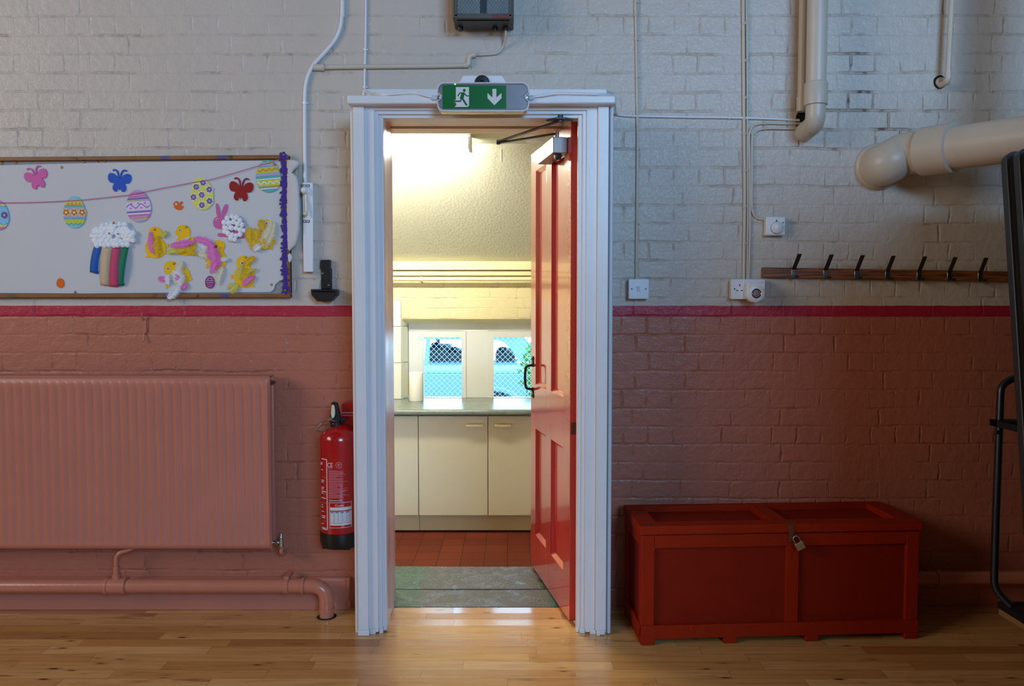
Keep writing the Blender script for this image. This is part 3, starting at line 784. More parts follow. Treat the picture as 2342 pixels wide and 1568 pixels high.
# bush by the door handle
bx = X(1204, 860, 3.9)
bush = thing('leafy_bush', (bx, 3.9, GZ), 'green leafy bush seen through the window beside the red door', 'bush')
mb = MB()
for k in range(7): mb.tube(spline([(bx + 0.05, 3.95, GZ), (bx + 0.05 + random.uniform(-0.05, 0.1), 3.95, 0.5), (bx + random.uniform(-0.05, 0.22), 3.9 + random.uniform(-0.1, 0.1), random.uniform(0.75, 0.95))], 5), 0.005, n=6)
mb.build('stem', 'stem_green', bush)
mb = MB()
for k in range(330):
    t = random.random()
    c_ = Vector((bx + 0.075 + random.uniform(-0.10, 0.22) * (0.5 + 0.7 * math.sin(PI * t)), 3.9 + random.uniform(-0.14, 0.14), 0.45 + 0.5 * t))
    d_ = Vector((random.uniform(-1, 1), random.uniform(-0.8, 0.4), random.uniform(-0.4, 1))).normalized(); s_ = d_.cross(Vector((random.random() - .5, 1, random.random() - .5))).normalized()
    L_ = random.uniform(0.04, 0.075); w_ = L_ * 0.26; up_ = d_.cross(s_) * 0.004
    mb.add([c_, c_ + d_ * L_ * .4 + s_ * w_ + up_, c_ + d_ * L_, c_ + d_ * L_ * .4 - s_ * w_ + up_, c_ + d_ * L_ * .45], [(0, 1, 4), (1, 2, 4), (2, 3, 4), (3, 0, 4)])
o = mb.build('foliage', 'leaf_green', bush, smooth=0)

# ------------------------------------------------------------------ red panelled door
H0 = Vector((0.2405, -0.18, 0)); ang = math.radians(11.2)
dd = Vector((-math.sin(ang), math.cos(ang), 0)); dn = Vector((-math.cos(ang), -math.sin(ang), 0))
def DP(u, n_, v): return H0 + dd * u + dn * n_ + Vector((0, 0, v))
def dbox(mb, u0, u1, n0, n1, v0, v1, mat=0):
    return mb.hexa([DP(u0, n0, v0), DP(u1, n0, v0), DP(u1, n1, v0), DP(u0, n1, v0), DP(u0, n0, v1), DP(u1, n0, v1), DP(u1, n1, v1), DP(u0, n1, v1)], mat)
door = thing('door_1', H0, 'glossy red four panel door standing open into the kitchen', 'door', kind='structure')
DWD, DHT, TH = 0.745, 2.083, -0.036
pu = [(0.105, 0.325), (0.42, 0.64)]; pv = [(0.195, 0.725), (0.945, 1.985)]
mb = MB()
dbox(mb, 0, pu[0][0], TH, 0, 0.012, DHT); dbox(mb, pu[0][1], pu[1][0], TH, 0, 0.012, DHT); dbox(mb, pu[1][1], DWD, TH, 0, 0.012, DHT)
for u0, u1 in pu:
    dbox(mb, u0, u1, TH, 0, 0.012, pv[0][0]); dbox(mb, u0, u1, TH, 0, pv[0][1], pv[1][0]); dbox(mb, u0, u1, TH, 0, pv[1][1], DHT)
mb.build('stile_frame', 'door_red', door, bevel=0.0015)
for u0, u1 in pu:
    for v0, v1 in pv:
        mb = MB(); dbox(mb, u0 - 0.003, u1 + 0.003, -0.024, -0.015, v0 - 0.003, v1 + 0.003)
        e = 0.016
        O_ = [DP(u0, -0.001, v0), DP(u1, -0.001, v0), DP(u1, -0.001, v1), DP(u0, -0.001, v1)]
        I_ = [DP(u0 + e, -0.0145, v0 + e), DP(u1 - e, -0.0145, v0 + e), DP(u1 - e, -0.0145, v1 - e), DP(u0 + e, -0.0145, v1 - e)]
        mb.add(O_ + I_, [(i, (i + 1) % 4, (i + 1) % 4 + 4, i + 4) for i in range(4)])
        mb.build('panel', 'door_red', door)
hd = MB()
uh, vt, vb = 0.70, 1.035, 0.915
hd.tube(fillet([DP(uh, 0.003, vt), DP(uh, 0.036, vt - 0.003), DP(uh, 0.042, (vt + vb) / 2), DP(uh, 0.036, vb + 0.003), DP(uh, 0.003, vb)], 0.03, 8), 0.0065, n=10)
for v_ in (vt + 0.018, vb - 0.018):
    dbox(hd, uh - 0.014, uh + 0.014, 0, 0.004, v_ - 0.026, v_ + 0.026)
    hd.tube([DP(uh, 0.003, v_ - 0.014), DP(uh, 0.008, v_ - 0.014)], 0.005, n=8); hd.tube([DP(uh, 0.003, v_ + 0.014), DP(uh, 0.008, v_ + 0.014)], 0.005, n=8)
ho = hd.build('handle', 'black_plastic', door, smooth=45); ho['label'] = 'black iron pull handle'
hg = MB()
dbox(hg, -0.001, 0.001, -0.03, -0.004, 0.80, 0.85); dbox(hg, -0.0018, 0, -0.026, -0.010, 0.81, 0.84)
hg.build('lock_scar', 'copper_rust', door)
# door closer
dc = thing('door_closer', DP(0.15, 0.03, 1.965), 'silver overhead door closer with folding arm at the top of the red door', 'door closer')
mb = MB(); dbox(mb, 0.055, 0.33, 0.0005, 0.062, 1.963, 2.03); mb.build('housing', 'closer_silver', dc, bevel=0.003)
mb = MB(); c_ = DP(0.085, 0.034, 1.963)
mb.lathe([(0.0, -0.022), (0.013, -0.022), (0.016, -0.012), (0.016, 0.0), (0.0, 0.0)], c_, 8); mb.build('adjuster', 'black_plastic', dc)
piv = W(1281, 271, -0.262); piv.y = -0.285
spn = DP(0.10, 0.034, 2.03)
elb = F(1140, 327, 2.045)
mb = MB(); mb.tube([spn + Vector((0, 0, -0.002)), spn + Vector((0, 0, 0.03))], 0.009, n=12); mb.build('spindle', 'steel', dc)
def bar(mb, a, b, w_, t_):
    d_ = (b - a); s_ = Vector((-d_.y, d_.x, 0)).normalized() * w_ / 2; u_ = Vector((0, 0, t_ / 2))
    mb.hexa([a - s_ - u_, a + s_ - u_, b + s_ - u_, b - s_ - u_, a - s_ + u_, a + s_ + u_, b + s_ + u_, b - s_ + u_])
mb = MB(); bar(mb, spn + Vector((0, 0, 0.022)), elb, 0.018, 0.006); mb.build('arm', 'dark_metal', dc, bevel=0.001)
mb = MB(); pe = Vector((piv.x, piv.y, 2.060)); bar(mb, elb + Vector((0, 0, 0.006)), pe, 0.018, 0.006); mb.tube([elb - Vector((0, 0, 0.006)), elb + Vector((0, 0, 0.013))], 0.009, n=10); mb.build('link_arm', 'dark_metal', dc, bevel=0.001)
mb = MB()
mb.prismz([(piv.x - 0.055, -0.262), (piv.x - 0.018, -0.305), (piv.x + 0.02, -0.305), (piv.x + 0.052, -0.262)], 2.062, 2.069)
mb.tube([(piv.x, piv.y, 2.053), (piv.x, piv.y, 2.082)], 0.011, n=14)
mb.build('bracket', 'dark_metal', dc, bevel=0.001)

# ================================================================== things on the hall wall
# ------------------------------------------------------------------ radiator
YR = -0.12
rx1 = X(618, 1060, YR); rx0 = -2.75
rzt, rzb = Z(862, YR), Z(1256, YR)
rad = thing('radiator', ((rx0 + rx1) / 2, -0.07, rzb), 'long salmon painted panel radiator below the notice board', 'radiator')
mb = MB()
pitch = 0.0373
zg0, zg1 = Z(1237, YR), Z(886, YR)
zs = [rzb, rzb + 0.012, zg0 - 0.012, zg0 + 0.006, zg1 - 0.006, zg1 + 0.008, rzt - 0.012, rzt]
zd = [0.012, 0.0, 0.0, 1.0, 1.0, 0.0, 0.0, 0.012]
cols = []
xq = rx1 - 0.032
cols.append((rx1, 0, 0.010)); cols.append((rx1 - 0.008, 0, 0.0)); cols.append((xq, 0, 0.0))
while xq > rx0 + 0.06:
    cols += [(xq - 0.001, 0.15, 0), (xq - 0.005, 1, 0), (xq - 0.008, 1, 0), (xq - 0.014, 0.1, 0), (xq - 0.034, 0.0, 0)]
    xq -= pitch
cols += [(rx0 + 0.008, 0, 0.0), (rx0, 0, 0.010)]
V_ = []; 
for (x_, g_, e_) in cols:
    for z_, m_ in zip(zs, zd):
        gg = g_ * 0.0065 if m_ == 1.0 else 0.0
        V_.append((x_, YR + gg + max(e_, m_ if m_ < 0.5 else 0.0), z_))
nz = len(zs); F_ = [(i * nz + j, (i + 1) * nz + j, (i + 1) * nz + j + 1, i * nz + j + 1) for i in range(len(cols) - 1) for j in range(nz - 1)]
mb.add(V_, F_)
mb.box((rx0 + 0.001, YR + 0.0105, rzb + 0.001), (rx1 - 0.001, YR + 0.024, rzt - 0.001))
mb.build('front_panel', 'salmon_gloss', rad, smooth=50)
mb = MB().box((rx0 + 0.002, YR + 0.065, rzb + 0.004), (rx1 - 0.002, YR + 0.085, rzt - 0.004)); mb.build('rear_panel', 'salmon_gloss', rad, bevel=0.004)
mb = MB()
for k in range(52):
    x_ = rx0 + 0.05 + k * (rx1 - rx0 - 0.1) / 51
    mb.box((x_, YR + 0.026, rzb + 0.03), (x_ + 0.003, YR + 0.064, rzt - 0.025))
mb.build('fins', 'salmon_gloss', rad)
mb = MB(); mb.box((rx0, YR + 0.008, rzt - 0.001), (rx1 - 0.004, YR + 0.085, rzt + 0.004)); mb.build('top_grille', 'salmon_gloss', rad, bevel=0.002)
xv = X(622, 870, -0.09)
mb = MB(); zq = Z(874, -0.08); mb.tube([(rx1 - 0.02, -0.075, zq), (rx1 + 0.008, -0.075, zq)], 0.008, n=10); mb.tube([(rx1 + 0.008, -0.075, zq), (rx1 + 0.014, -0.075, zq)], 0.005, n=6); mb.build('air_vent', 'copper_rust', rad)
vx, vz = X(643, 1240, -0.085), Z(1240, -0.085)
mb = MB()
mb.tube([(rx1 - 0.03, -0.085, vz), (vx, -0.085, vz)], 0.009, n=10); mb.tube([(vx - 0.022, -0.085, vz), (vx - 0.010, -0.085, vz)], 0.014, n=6)
mb.tube([(vx, -0.085, vz - 0.022), (vx, -0.085, vz + 0.024)], 0.0095, n=12); mb.tube([(vx, -0.085, vz + 0.024), (vx, -0.085, vz + 0.040)], 0.006, n=8)
mb.tube([(vx, -0.085, vz - 0.026), (vx, -0.085, vz - 0.014)], 0.013, n=6)
vb_ = mb.build('valve', 'steel', rad); vb_['label'] = 'chrome valve'
mb = MB(); mb.tube(spline([(vx, -0.085, vz - 0.02), (vx, -0.082, vz - 0.045), (vx, -0.05, vz - 0.06), (vx, 0.004, vz - 0.062)], 5), 0.0085, n=10); mb.build('tail_pipe', 'salmon_pipe', rad)
tx, tz = X(265, 1262, -0.1), Z(1339, -0.1)
mb = MB(); mb.tube(fillet([(tx, -0.1, tz), (tx, -0.1, Z(1265, -0.1)), (X(300, 1258, -0.09), -0.085, Z(1258, -0.1)), (X(330, 1250, -0.09), -0.085, rzb + 0.03)], 0.03), 0.0095, n=12)
mb.tube([(tx, -0.1, tz + 0.02), (tx, -0.1, tz + 0.052)], 0.017, n=12); mb.tube([(tx, -0.1, tz + 0.052), (tx, -0.1, tz + 0.085)], 0.013, n=12)
mb.build('feed_pipe', 'salmon_pipe', rad)

# ------------------------------------------------------------------ heating pipe along the skirting
hp = thing('heating_pipe', (-1.7, -0.1, 0), 'thick salmon pipe below the radiator turning down into the floor', 'pipe')
pr = 0.0305
ex = X(747, 1400, -0.1)
path = fillet([(-3.1, -0.1, tz), (ex, -0.1, tz), (ex, -0.1, 0.0)], 0.115, 12)
mb = MB(); mb.tube(path, pr, n=20); mb.build('pipe', 'salmon_pipe', hp, smooth=60)
mb = MB()
for a, b in ((242, 250), (284, 291)): mb.tube([(X(a, 1339, -0.1), -0.1, tz), (X(b, 1339, -0.1), -0.1, tz)], pr + 0.007, n=20)
mb.tube([(X(246, 1339, -0.1), -0.1, tz), (X(288, 1339, -0.1), -0.1, tz)], pr + 0.004, n=20)
mb.build('tee_joint', 'salmon_pipe', hp, smooth=60, bevel=0.002)
MB().tube([(X(690, 1339, -0.1), -0.1, tz), (X(697, 1339, -0.1), -0.1, tz)], pr + 0.005, n=20).build('elbow_joint', 'salmon_pipe', hp, smooth=60)
MB().tube([(ex, -0.1, 0.028), (ex, -0.1, 0.038)], pr + 0.004, n=20).build('floor_joint', 'salmon_pipe', hp, smooth=60)
xc = X(656, 1339, -0.1)
mb = MB(); mb.tube([(xc - 0.011, -0.1, tz), (xc + 0.011, -0.1, tz)], pr + 0.004, n=20); mb.box((xc - 0.011, -0.11, tz + pr - 0.002), (xc + 0.011, -0.028, tz + pr + 0.012)); mb.build('clamp', 'salmon_pipe', hp, bevel=0.002)
mb = MB(); mb.lathe([(0.0, 0.0), (pr + 0.012, 0.0), (pr + 0.010, 0.0015), (0.0, 0.0015)], (ex, -0.1, 0.0), 24); mb.build('floor_collar', 'hole_black', hp)
mb = MB(); zr = Z(1320, -0.09); mb.tube([(1.2, -0.09, zr), (4.6, -0.09, zr)], 0.028, n=18)
r2 = mb.build('heating_pipe', 'salmon_pipe', smooth=60); tag(r2, 'thick salmon pipe along the wall between red chest and table trolley', 'pipe')
mb = MB(); mb.tube([(X(2140, 1320, -.09), -0.09, zr), (X(2150, 1320, -.09), -0.09, zr)], 0.034, n=18); mb.box((X(2140, 1320, -.09), -0.08, zr - 0.01), (X(2150, 1320, -.09), 0.0, zr + 0.01)); mb.build('bracket', 'salmon_pipe', r2)

# ------------------------------------------------------------------ window hook left on the dado
hk = W(329, 747, -0.004)
mb = MB(); mb.prism(pp([(326, 730), (336, 730), (337, 757), (333, 763), (326, 763)]), -0.008, 0.0)
mb.tube(spline([W(327, 732, -0.008), W(325, 722, -0.02), W(324, 714, -0.028)], 4), 0.004, n=8)
mb.tube(spline([W(329, 762, -0.008), W(329, 772, -0.012), W(328, 780, -0.016)], 4), 0.0035, n=8)
tag(mb.build('wall_hook', 'salmon_pipe', bevel=0.001), 'small painted hook plate on the wall below the notice board', 'hook')

# ------------------------------------------------------------------ fire extinguisher and its red box
ecx, ecy = X(777, 1120, -0.115), -0.115
ez0 = Z(1257, -0.19); er = 0.0815
ext = thing('fire_extinguisher', (ecx, ecy, ez0), 'red fire extinguisher with black base hung beside the left jamb', 'fire extinguisher')
zsh = Z(1010, -0.19) - ez0
mb = MB().lathe([(er - 0.002, 0.055), (er, 0.06), (er, zsh), (er * 0.96, zsh + 0.018), (er * 0.80, zsh + 0.036), (er * 0.55, zsh + 0.049), (er * 0.3, zsh + 0.055), (0.018, zsh + 0.06), (0.0, zsh + 0.06)], (ecx, ecy, ez0), 48)
mb.build('cylinder', 'extinguisher_red', ext, smooth=60)
mb = MB().lathe([(0.0, 0.008), (0.03, 0.006), (er * 0.78, 0.004), (er * 0.93, 0.0), (er + 0.001, 0.02), (er + 0.003, 0.06), (er + 0.003, 0.064), (er - 0.002, 0.066)], (ecx, ecy, ez0), 48)
for k in range(4): mb.box((ecx + er * 0.7 * math.cos(k * PI / 2 + .6) - 0.02, ecy + er * 0.7 * math.sin(k * PI / 2 + .6) - 0.01, ez0 - 0.006), (ecx + er * 0.7 * math.cos(k * PI / 2 + .6) + 0.02, ecy + er * 0.7 * math.sin(k * PI / 2 + .6) + 0.01, ez0 + 0.004))
mb.build('base', 'black_plastic', ext, smooth=60)
ztp = ez0 + zsh + 0.055
hx = X(767, 980, ecy)
mb = MB(); mb.lathe([(0.024, 0.0), (0.024, 0.018), (0.017, 0.024), (0.016, 0.045), (0.0, 0.045)], (ecx - 0.012, ecy, ztp - 0.004), 20)
sq = [(-0.024, 0.012), (0.016, 0.012), (0.02, 0.035), (0.012, 0.070), (0.006, 0.098), (-0.014, 0.102), (-0.02, 0.094), (-0.006, 0.088), (-0.002, 0.062), (-0.024, 0.05)]
mb.prism([(ecx - 0.012 + a, ztp + b) for a, b in sq], ecy - 0.016, ecy + 0.016)
mb.prism([(ecx - 0.012 + a, ztp + b) for a, b in [(0.01, 0.02), (0.04, 0.018), (0.044, 0.03), (0.012, 0.04)]], ecy - 0.01, ecy + 0.01)
mb.build('valve_head', 'black_plastic', ext, bevel=0.003)
mb = MB(); mb.prism(closed([(ecx - 0.012 + a, ztp + b) for a, b in [(-0.014, 0.036), (-0.004, 0.04), (0.0, 0.06), (-0.003, 0.088), (-0.012, 0.09), (-0.016, 0.062)]], 3), ecy - 0.02, ecy - 0.014); ho = mb.build('squeeze_grip', 'ivory_plastic', ext); ho['label'] = 'pale grip'
mb = MB(); a_ = Vector((ecx - 0.014, ecy - 0.014, ztp + 0.022))
mb.tube(spline([a_, a_ + Vector((-0.03, -0.01, 0.006)), a_ + Vector((-0.06, -0.015, -0.012)), a_ + Vector((-0.075, -0.018, -0.035)), a_ + Vector((-0.05, -0.02, -0.04)), a_ + Vector((-0.016, -0.018, -0.018))], 6), 0.0028, n=8)
mb.tube([a_ + Vector((-0.05, -0.014, -0.004)), a_ + Vector((-0.068, -0.017, -0.024))], 0.006, n=8)
mb.box(a_ + Vector((-0.026, -0.008, 0.004)), a_ + Vector((-0.010, 0.008, 0.018)))
mb.build('safety_pin', 'steel', ext)
def onc(ang_, z_, d=0.0006):     # a point on the cylinder skin; ang measured from the room side towards the left
    return Vector((ecx - (er + d) * math.sin(ang_), ecy - (er + d) * math.cos(ang_), z_))
def apx(px): return math.asin(max(-1, min(1, (ecx - X(px, 1100, ecy - 0.06)) / er)))
def patch(mb, pxa, pxb, ya, yb, mat=0, d=0.0006, n_=6):
    a0, a1 = apx(pxa), apx(pxb); z1_, z0_ = Z(ya, ecy - 0.06), Z(yb, ecy - 0.06)
    vs_ = []
    for k in range(n_ + 1):
        t = a0 + (a1 - a0) * k / n_
        vs_ += [onc(t, z0_, d), onc(t, z1_, d)]
    mb.add(vs_, [(2 * k, 2 * k + 2, 2 * k + 3, 2 * k + 1) for k in range(n_)], mat)
mb = MB()   # 0 white 1 pink 2 dark 3 red 4 grey
patch(mb, 735, 749, 1048, 1050); patch(mb, 748.5, 750.5, 1049, 1208); patch(mb, 735, 749, 1208, 1210)
for y_ in (1090, 1128, 1148, 1190): patch(mb, 734, 747, y_, y_ + 0.8, 1)
for y_, w_ in ((1057, 4), (1060, 4), (1073, 5), (1097, 8), (1101, 7), (1113, 8), (1117, 6), (1122, 13), (1126, 5), (1137, 12), (1153, 4), (1158, 5), (1168, 7), (1178, 11), (1182, 10), (1196, 6), (1205, 12)):
    patch(mb, 734, 734 + w_, y_, y_ + 2, 0)
for k in range(33):
    y_ = 1073 + k * 1.95; patch(mb, 754, 754 + random.uniform(18, 44), y_, y_ + 0.85, 1)
patch(mb, 755, 784, 1141, 1142.2, 0)
patch(mb, 755, 803, 1146, 1204, 0); patch(mb, 756, 802, 1147, 1203, 3, 0.001)
patch(mb, 757, 802, 1157, 1198, 0, 0.0014)
patch(mb, 757, 802, 1164, 1166.5, 3, 0.0018); patch(mb, 757, 802, 1192, 1193, 3, 0.0018)
for k in range(4): patch(mb, 766 + k * 9, 766.5 + k * 9, 1167, 1191, 4, 0.0018)
for k in range(6): patch(mb, 758, 801, 1170 + k * 3.6, 1170.4 + k * 3.6, 4, 0.0018)
for k in range(4): patch(mb, 758 + k * 11, 765 + k * 11, 1167.5, 1169, 2, 0.002)
mb.build('label_print', ['label_white', 'label_pink', 'ink_dark', 'extinguisher_red', 'label_grey'], ext, smooth=0)
def text_mesh(body, size):
    cu = bpy.data.curves.new('lettering', 'FONT'); cu.body = body; cu.size = size; cu.align_x = 'LEFT'
    ob = bpy.data.objects.new('lettering', cu); COL.objects.link(ob)
    dg = bpy.context.evaluated_depsgraph_get(); me = bpy.data.meshes.new_from_object(ob.evaluated_get(dg))
    v_ = [(q.co.x, q.co.y) for q in me.vertices]; f_ = [tuple(pl.vertices) for pl in me.polygons]
    bpy.data.objects.remove(ob); bpy.data.curves.remove(cu); bpy.data.meshes.remove(me)
    return v_, f_
def ctext(mb, body, px, py, hpx, mat=0, d=0.0012, wide=1.0):
    v_, f_ = text_mesh(body, 1.0)
    s_ = hpx / 0.72 / 544.0
    a0 = apx(px); zb_ = Z(py, ecy - 0.06)
    mb.add([onc(a0 - q[0] * s_ * wide / er, zb_ + q[1] * s_, d) for q in v_], f_, mat)
mb = MB()
ctext(mb, 'C', 751, 1066, 10.5, 0, wide=0.85); ctext(mb, 'E', 758.5, 1066, 10.5, 0, wide=0.85); ctext(mb, '0045', 753, 1070.5, 3.4, 1)
ctext(mb, 'Chubb', 768, 1155, 5, 0, 0.0016); ctext(mb, 'b', 731.8, 1064, 7, 0)
a_ = apx(777.5); zc_ = Z(1061, ecy - 0.06)
ring = []
for r0, r1 in ((0.0135, 0.0118), (0.0095, 0.0085)):
    vs_ = []
    for k in range(25):
        t = 2 * PI * k / 24
        for r_ in (r0, r1): vs_.append(onc(a_ - r_ * math.cos(t) / er, zc_ + r_ * math.sin(t), 0.0008))
    mb.add(vs_, [(2 * k, 2 * k + 2, 2 * k + 3, 2 * k + 1) for k in range(24)], 1)
mb.add([onc(a_ - 0.006 / er, zc_ + 0.004, 0.0008), onc(a_ + 0.006 / er, zc_ + 0.004, 0.0008), onc(a_, zc_ - 0.006, 0.0008)], [(0, 1, 2)], 1)
mb.build('lettering', ['label_white', 'label_pink'], ext, smooth=0)
mb = MB(); mb.box((ecx - 0.02, ecy + er - 0.01, ez0 + 0.38), (ecx + 0.02, 0.0, ez0 + 0.42)); mb.box((ecx - 0.02, -0.006, ez0 + 0.36), (ecx + 0.02, 0.0, ez0 + 0.44)); mb.build('wall_bracket', 'black_plastic', ext)
mb = MB(); z0_, z1_ = Z(1000, -0.09), Z(922, -0.09); x0_ = X(782, 960, -0.09)
mb.prism(rrect(x0_, z0_, -0.642, z1_, 0.006), -0.09, 0.0)
mb.box((x0_ - 0.0005, -0.0915, Z(944, -0.09)), (-0.642, -0.088, Z(942.5, -0.09)), 1); mb.box((x0_ - 0.0005, -0.0915, Z(950, -0.09)), (-0.642, -0.088, Z(949, -0.09)), 1)
rb = mb.build('wall_box', ['red_box', 'label_white'], bevel=0.002)
tag(rb, 'small red box on the wall behind the extinguisher handle', 'box')

# ------------------------------------------------------------------ black bracket and white window winder
mb = MB()
mb.prism(pp([(732, 597), (733, 594), (756, 594), (756, 612), (758, 616), (758, 661), (734, 661), (735, 616), (732, 612)], -0.02), -0.022, -0.002)
mb.prism(pp([(711, 661), (771, 661), (771, 673), (757, 688), (726, 689), (714, 675)], -0.05), -0.06, -0.002)
mb.prism(pp([(713, 661), (768, 661), (768, 666), (713, 666)], -0.07), -0.075, -0.05)
br = tag(mb.build('wall_bracket', 'black_plastic', bevel=0.003), 'black wall bracket with wide foot between white winder and door frame', 'bracket')
for q in ((738, 625), (752, 652)):
    w_ = W(*q, -0.022); MB().lathe_y([(0, 0.003), (0.004, 0.002), (0.005, 0)], w_, 12).build('screw', 'steel', br)
wn = thing('window_winder', W(705, 623, 0), 'long white plastic window winder box with crank beside the notice board', 'window winder')
mb = MB(); mb.hexa([W(694, 622, -0.035), W(717, 622, -0.035), W(717, 622, 0), W(694, 622, 0), W(691, 417, -0.035), W(716, 417, -0.035), W(716, 417, 0), W(691, 417, 0)]); mb.build('housing', 'white_plastic', wn, bevel=0.004)
mb = MB(); mb.tube([W(700, 440, -0.035), W(701, 490, -0.05)], 0.0065, n=10); mb.build('crank', 'ivory_plastic', wn)
mb = MB(); c_ = W(700, 437, -0.035); mb.lathe_y([(0.018, 0.0), (0.018, 0.006), (0.014, 0.009), (0.0, 0.009)], c_, 20); mb.blob(c_ + Vector((-0.002, -0.02, 0.001)), 0.015, lump=0, seg=14); mb.build('hub', 'white_plastic', wn, smooth=60)
mb = MB(); mb.lathe_y([(0.009, 0.0), (0.0095, 0.014), (0.006, 0.019), (0.0, 0.02)], W(700, 489, -0.05), 16); mb.build('knob', 'ivory_plastic', wn, smooth=60)
for y_ in (424.5, 506):
    mb = MB(); wbox(mb, 692.5, y_ - 3, 708, y_ + 3, -0.0362, -0.034, 0); wbox(mb, 694, y_ - 1.8, 706.5, y_ + 1.8, -0.0368, -0.035, 1); wbox(mb, 697, y_ - 0.8, 703.5, y_ + 0.8, -0.0372, -0.036, 0); mb.build('label_plate', ['ink_dark', 'label_white'], wn)

# ------------------------------------------------------------------ notice board
YB, YS = -0.018, -0.021
bl = -2.85
nb = thing('notice_board', ((bl + X(663, 500, 0)) / 2, -0.01, Z(680, 0)), 'long notice board with paint spattered wooden frame, backed in pale paper', 'notice board')
bx1 = X(663, 520, -0.02); bt, bb_ = Z(354, -0.03), Z(680, -0.03)
tl = 0.0077                                  # the left end hangs a little lower than the right
def bz(x_, z_): return z_ - (bx1 - x_) * tl * (1 if z_ > 1.6 else 0.0)
mb = MB(); mb.prism([(bl, bb_), (bx1, bb_), (bx1, bt), (bl, bz(bl, bt))], -0.016, 0.0); mb.build('backing', 'board_backing', nb)
fw = 0.016
mb = MB(); mb.prism([(bl, bz(bl, bt) - fw), (bx1, bt - fw), (bx1, bt), (bl, bz(bl, bt))], -0.032, -0.001); mb.build('frame_rail', 'board_frame', nb, bevel=0.002)
mb = MB(); mb.prism([(bl, bb_), (bx1, bb_), (bx1, bb_ + fw), (bl, bb_ + fw)], -0.032, -0.001); mb.build('frame_rail', 'board_frame', nb, bevel=0.002)
mb = MB(); mb.prism([(bx1 - 0.02, bb_ + fw), (bx1, bb_ + fw), (bx1, bt - fw), (bx1 - 0.02, bt - fw)], -0.032, -0.001); mb.build('frame_stile', 'board_frame', nb, bevel=0.002)
sheet = [(-250, 386), (0, 378), (150, 374), (330, 370), (500, 368), (652, 367), (652, 620), (650, 640), (640, 641), (630, 650), (626, 662), (618, 668), (400, 669), (200, 671), (0, 670), (-250, 670)]
mb = MB().prism(pp(sheet, YS), YS, YS + 0.0012); mb.build('backing_paper', 'sheet_paper', nb, smooth=0)
edge = [(0, 367, 660), (1, 367, 676), (2, 371, 688), (3, 378, 689), (4, 385, 683), (5, 390, 676), (6, 396, 669), (7, 401, 677), (8, 408, 684), (9, 425, 687), (10, 450, 689), (11, 490, 690), (12, 525, 689), (13, 548, 684), (14, 560, 680), (15, 570, 668), (16, 576, 662), (17, 582, 668), (18, 590, 671), (19, 598, 667), (20, 606, 660), (21, 618, 657), (22, 630, 652)]
V_ = []
for _, y_, x_ in edge:
    for k in range(7):
        t = k / 6; xx_ = 651 + (x_ - 651) * t
        w_ = W(xx_, y_, YS); w_.y = YS - 0.0012 - 0.030 * math.sin(t * PI * 0.62) * max(0.0, x_ - 655) / 35; V_.append(w_)
mb = MB().add(V_, [(i * 7 + k, i * 7 + k + 1, (i + 1) * 7 + k + 1, (i + 1) * 7 + k) for i in range(len(edge) - 1) for k in range(6)])
o = mb.build('torn_edge', 'sheet_paper', nb, smooth=80); sd = o.modifiers.new('thickness', 'SOLIDIFY'); sd.thickness = 0.0008; o['label'] = 'torn curling paper edge'

YI = YS - 0.0006                      # things pinned on the sheet start here
BUTTER = [(0.0, 0.22), (0.09, 0.16), (0.3, 0.46), (0.58, 0.64), (0.86, 0.62), (1.0, 0.38), (0.96, 0.05), (0.78, -0.16), (0.48, -0.2), (0.54, -0.4), (0.58, -0.66), (0.44, -0.88), (0.24, -0.9), (0.12, -0.66), (0.05, -0.62)]
def butterfly(cx_, cy_, s_, rot, mat, label):
    half = BUTTER; full = half + [(0.0, -0.78)] + [(-a, b) for a, b in half[::-1][:-1]]
    c_ = W(cx_, cy_, YI); r_ = math.radians(rot); q = s_ / 527.0
    def T(a, b): return (c_.x + q * (a * math.cos(r_) - b * math.sin(r_)), c_.z + q * (a * math.sin(r_) + b * math.cos(r_)))
    mb = MB().prism(closed([T(*p_) for p_ in full], 4), YI - 0.004, YI)
    for sg in (1, -1):
        pts = spline([(sg * 0.06, 0.15, 0), (sg * 0.12, 0.55, 0), (sg * 0.22, 0.82, 0), (sg * 0.42, 0.95, 0), (sg * 0.6, 0.88, 0)], 4)
        stroke(mb, [T(p_.x, p_.y) for p_ in pts], 0.12 * q, YI - 0.004, YI)
    o = mb.build('paper_butterfly', mat, smooth=0)
    return tag(o, label, 'butterfly', 'foam butterflies on the notice board')
butterfly(84, 407, 26, 14, 'glitter_pink', 'glittery pink butterfly pinned at upper left of the notice board')
butterfly(274, 414, 26, -3, 'foam_blue', 'blue foam butterfly above the purple striped egg')
butterfly(552, 434, 27, -4, 'glitter_red', 'glittery dark red butterfly left of the topmost egg')

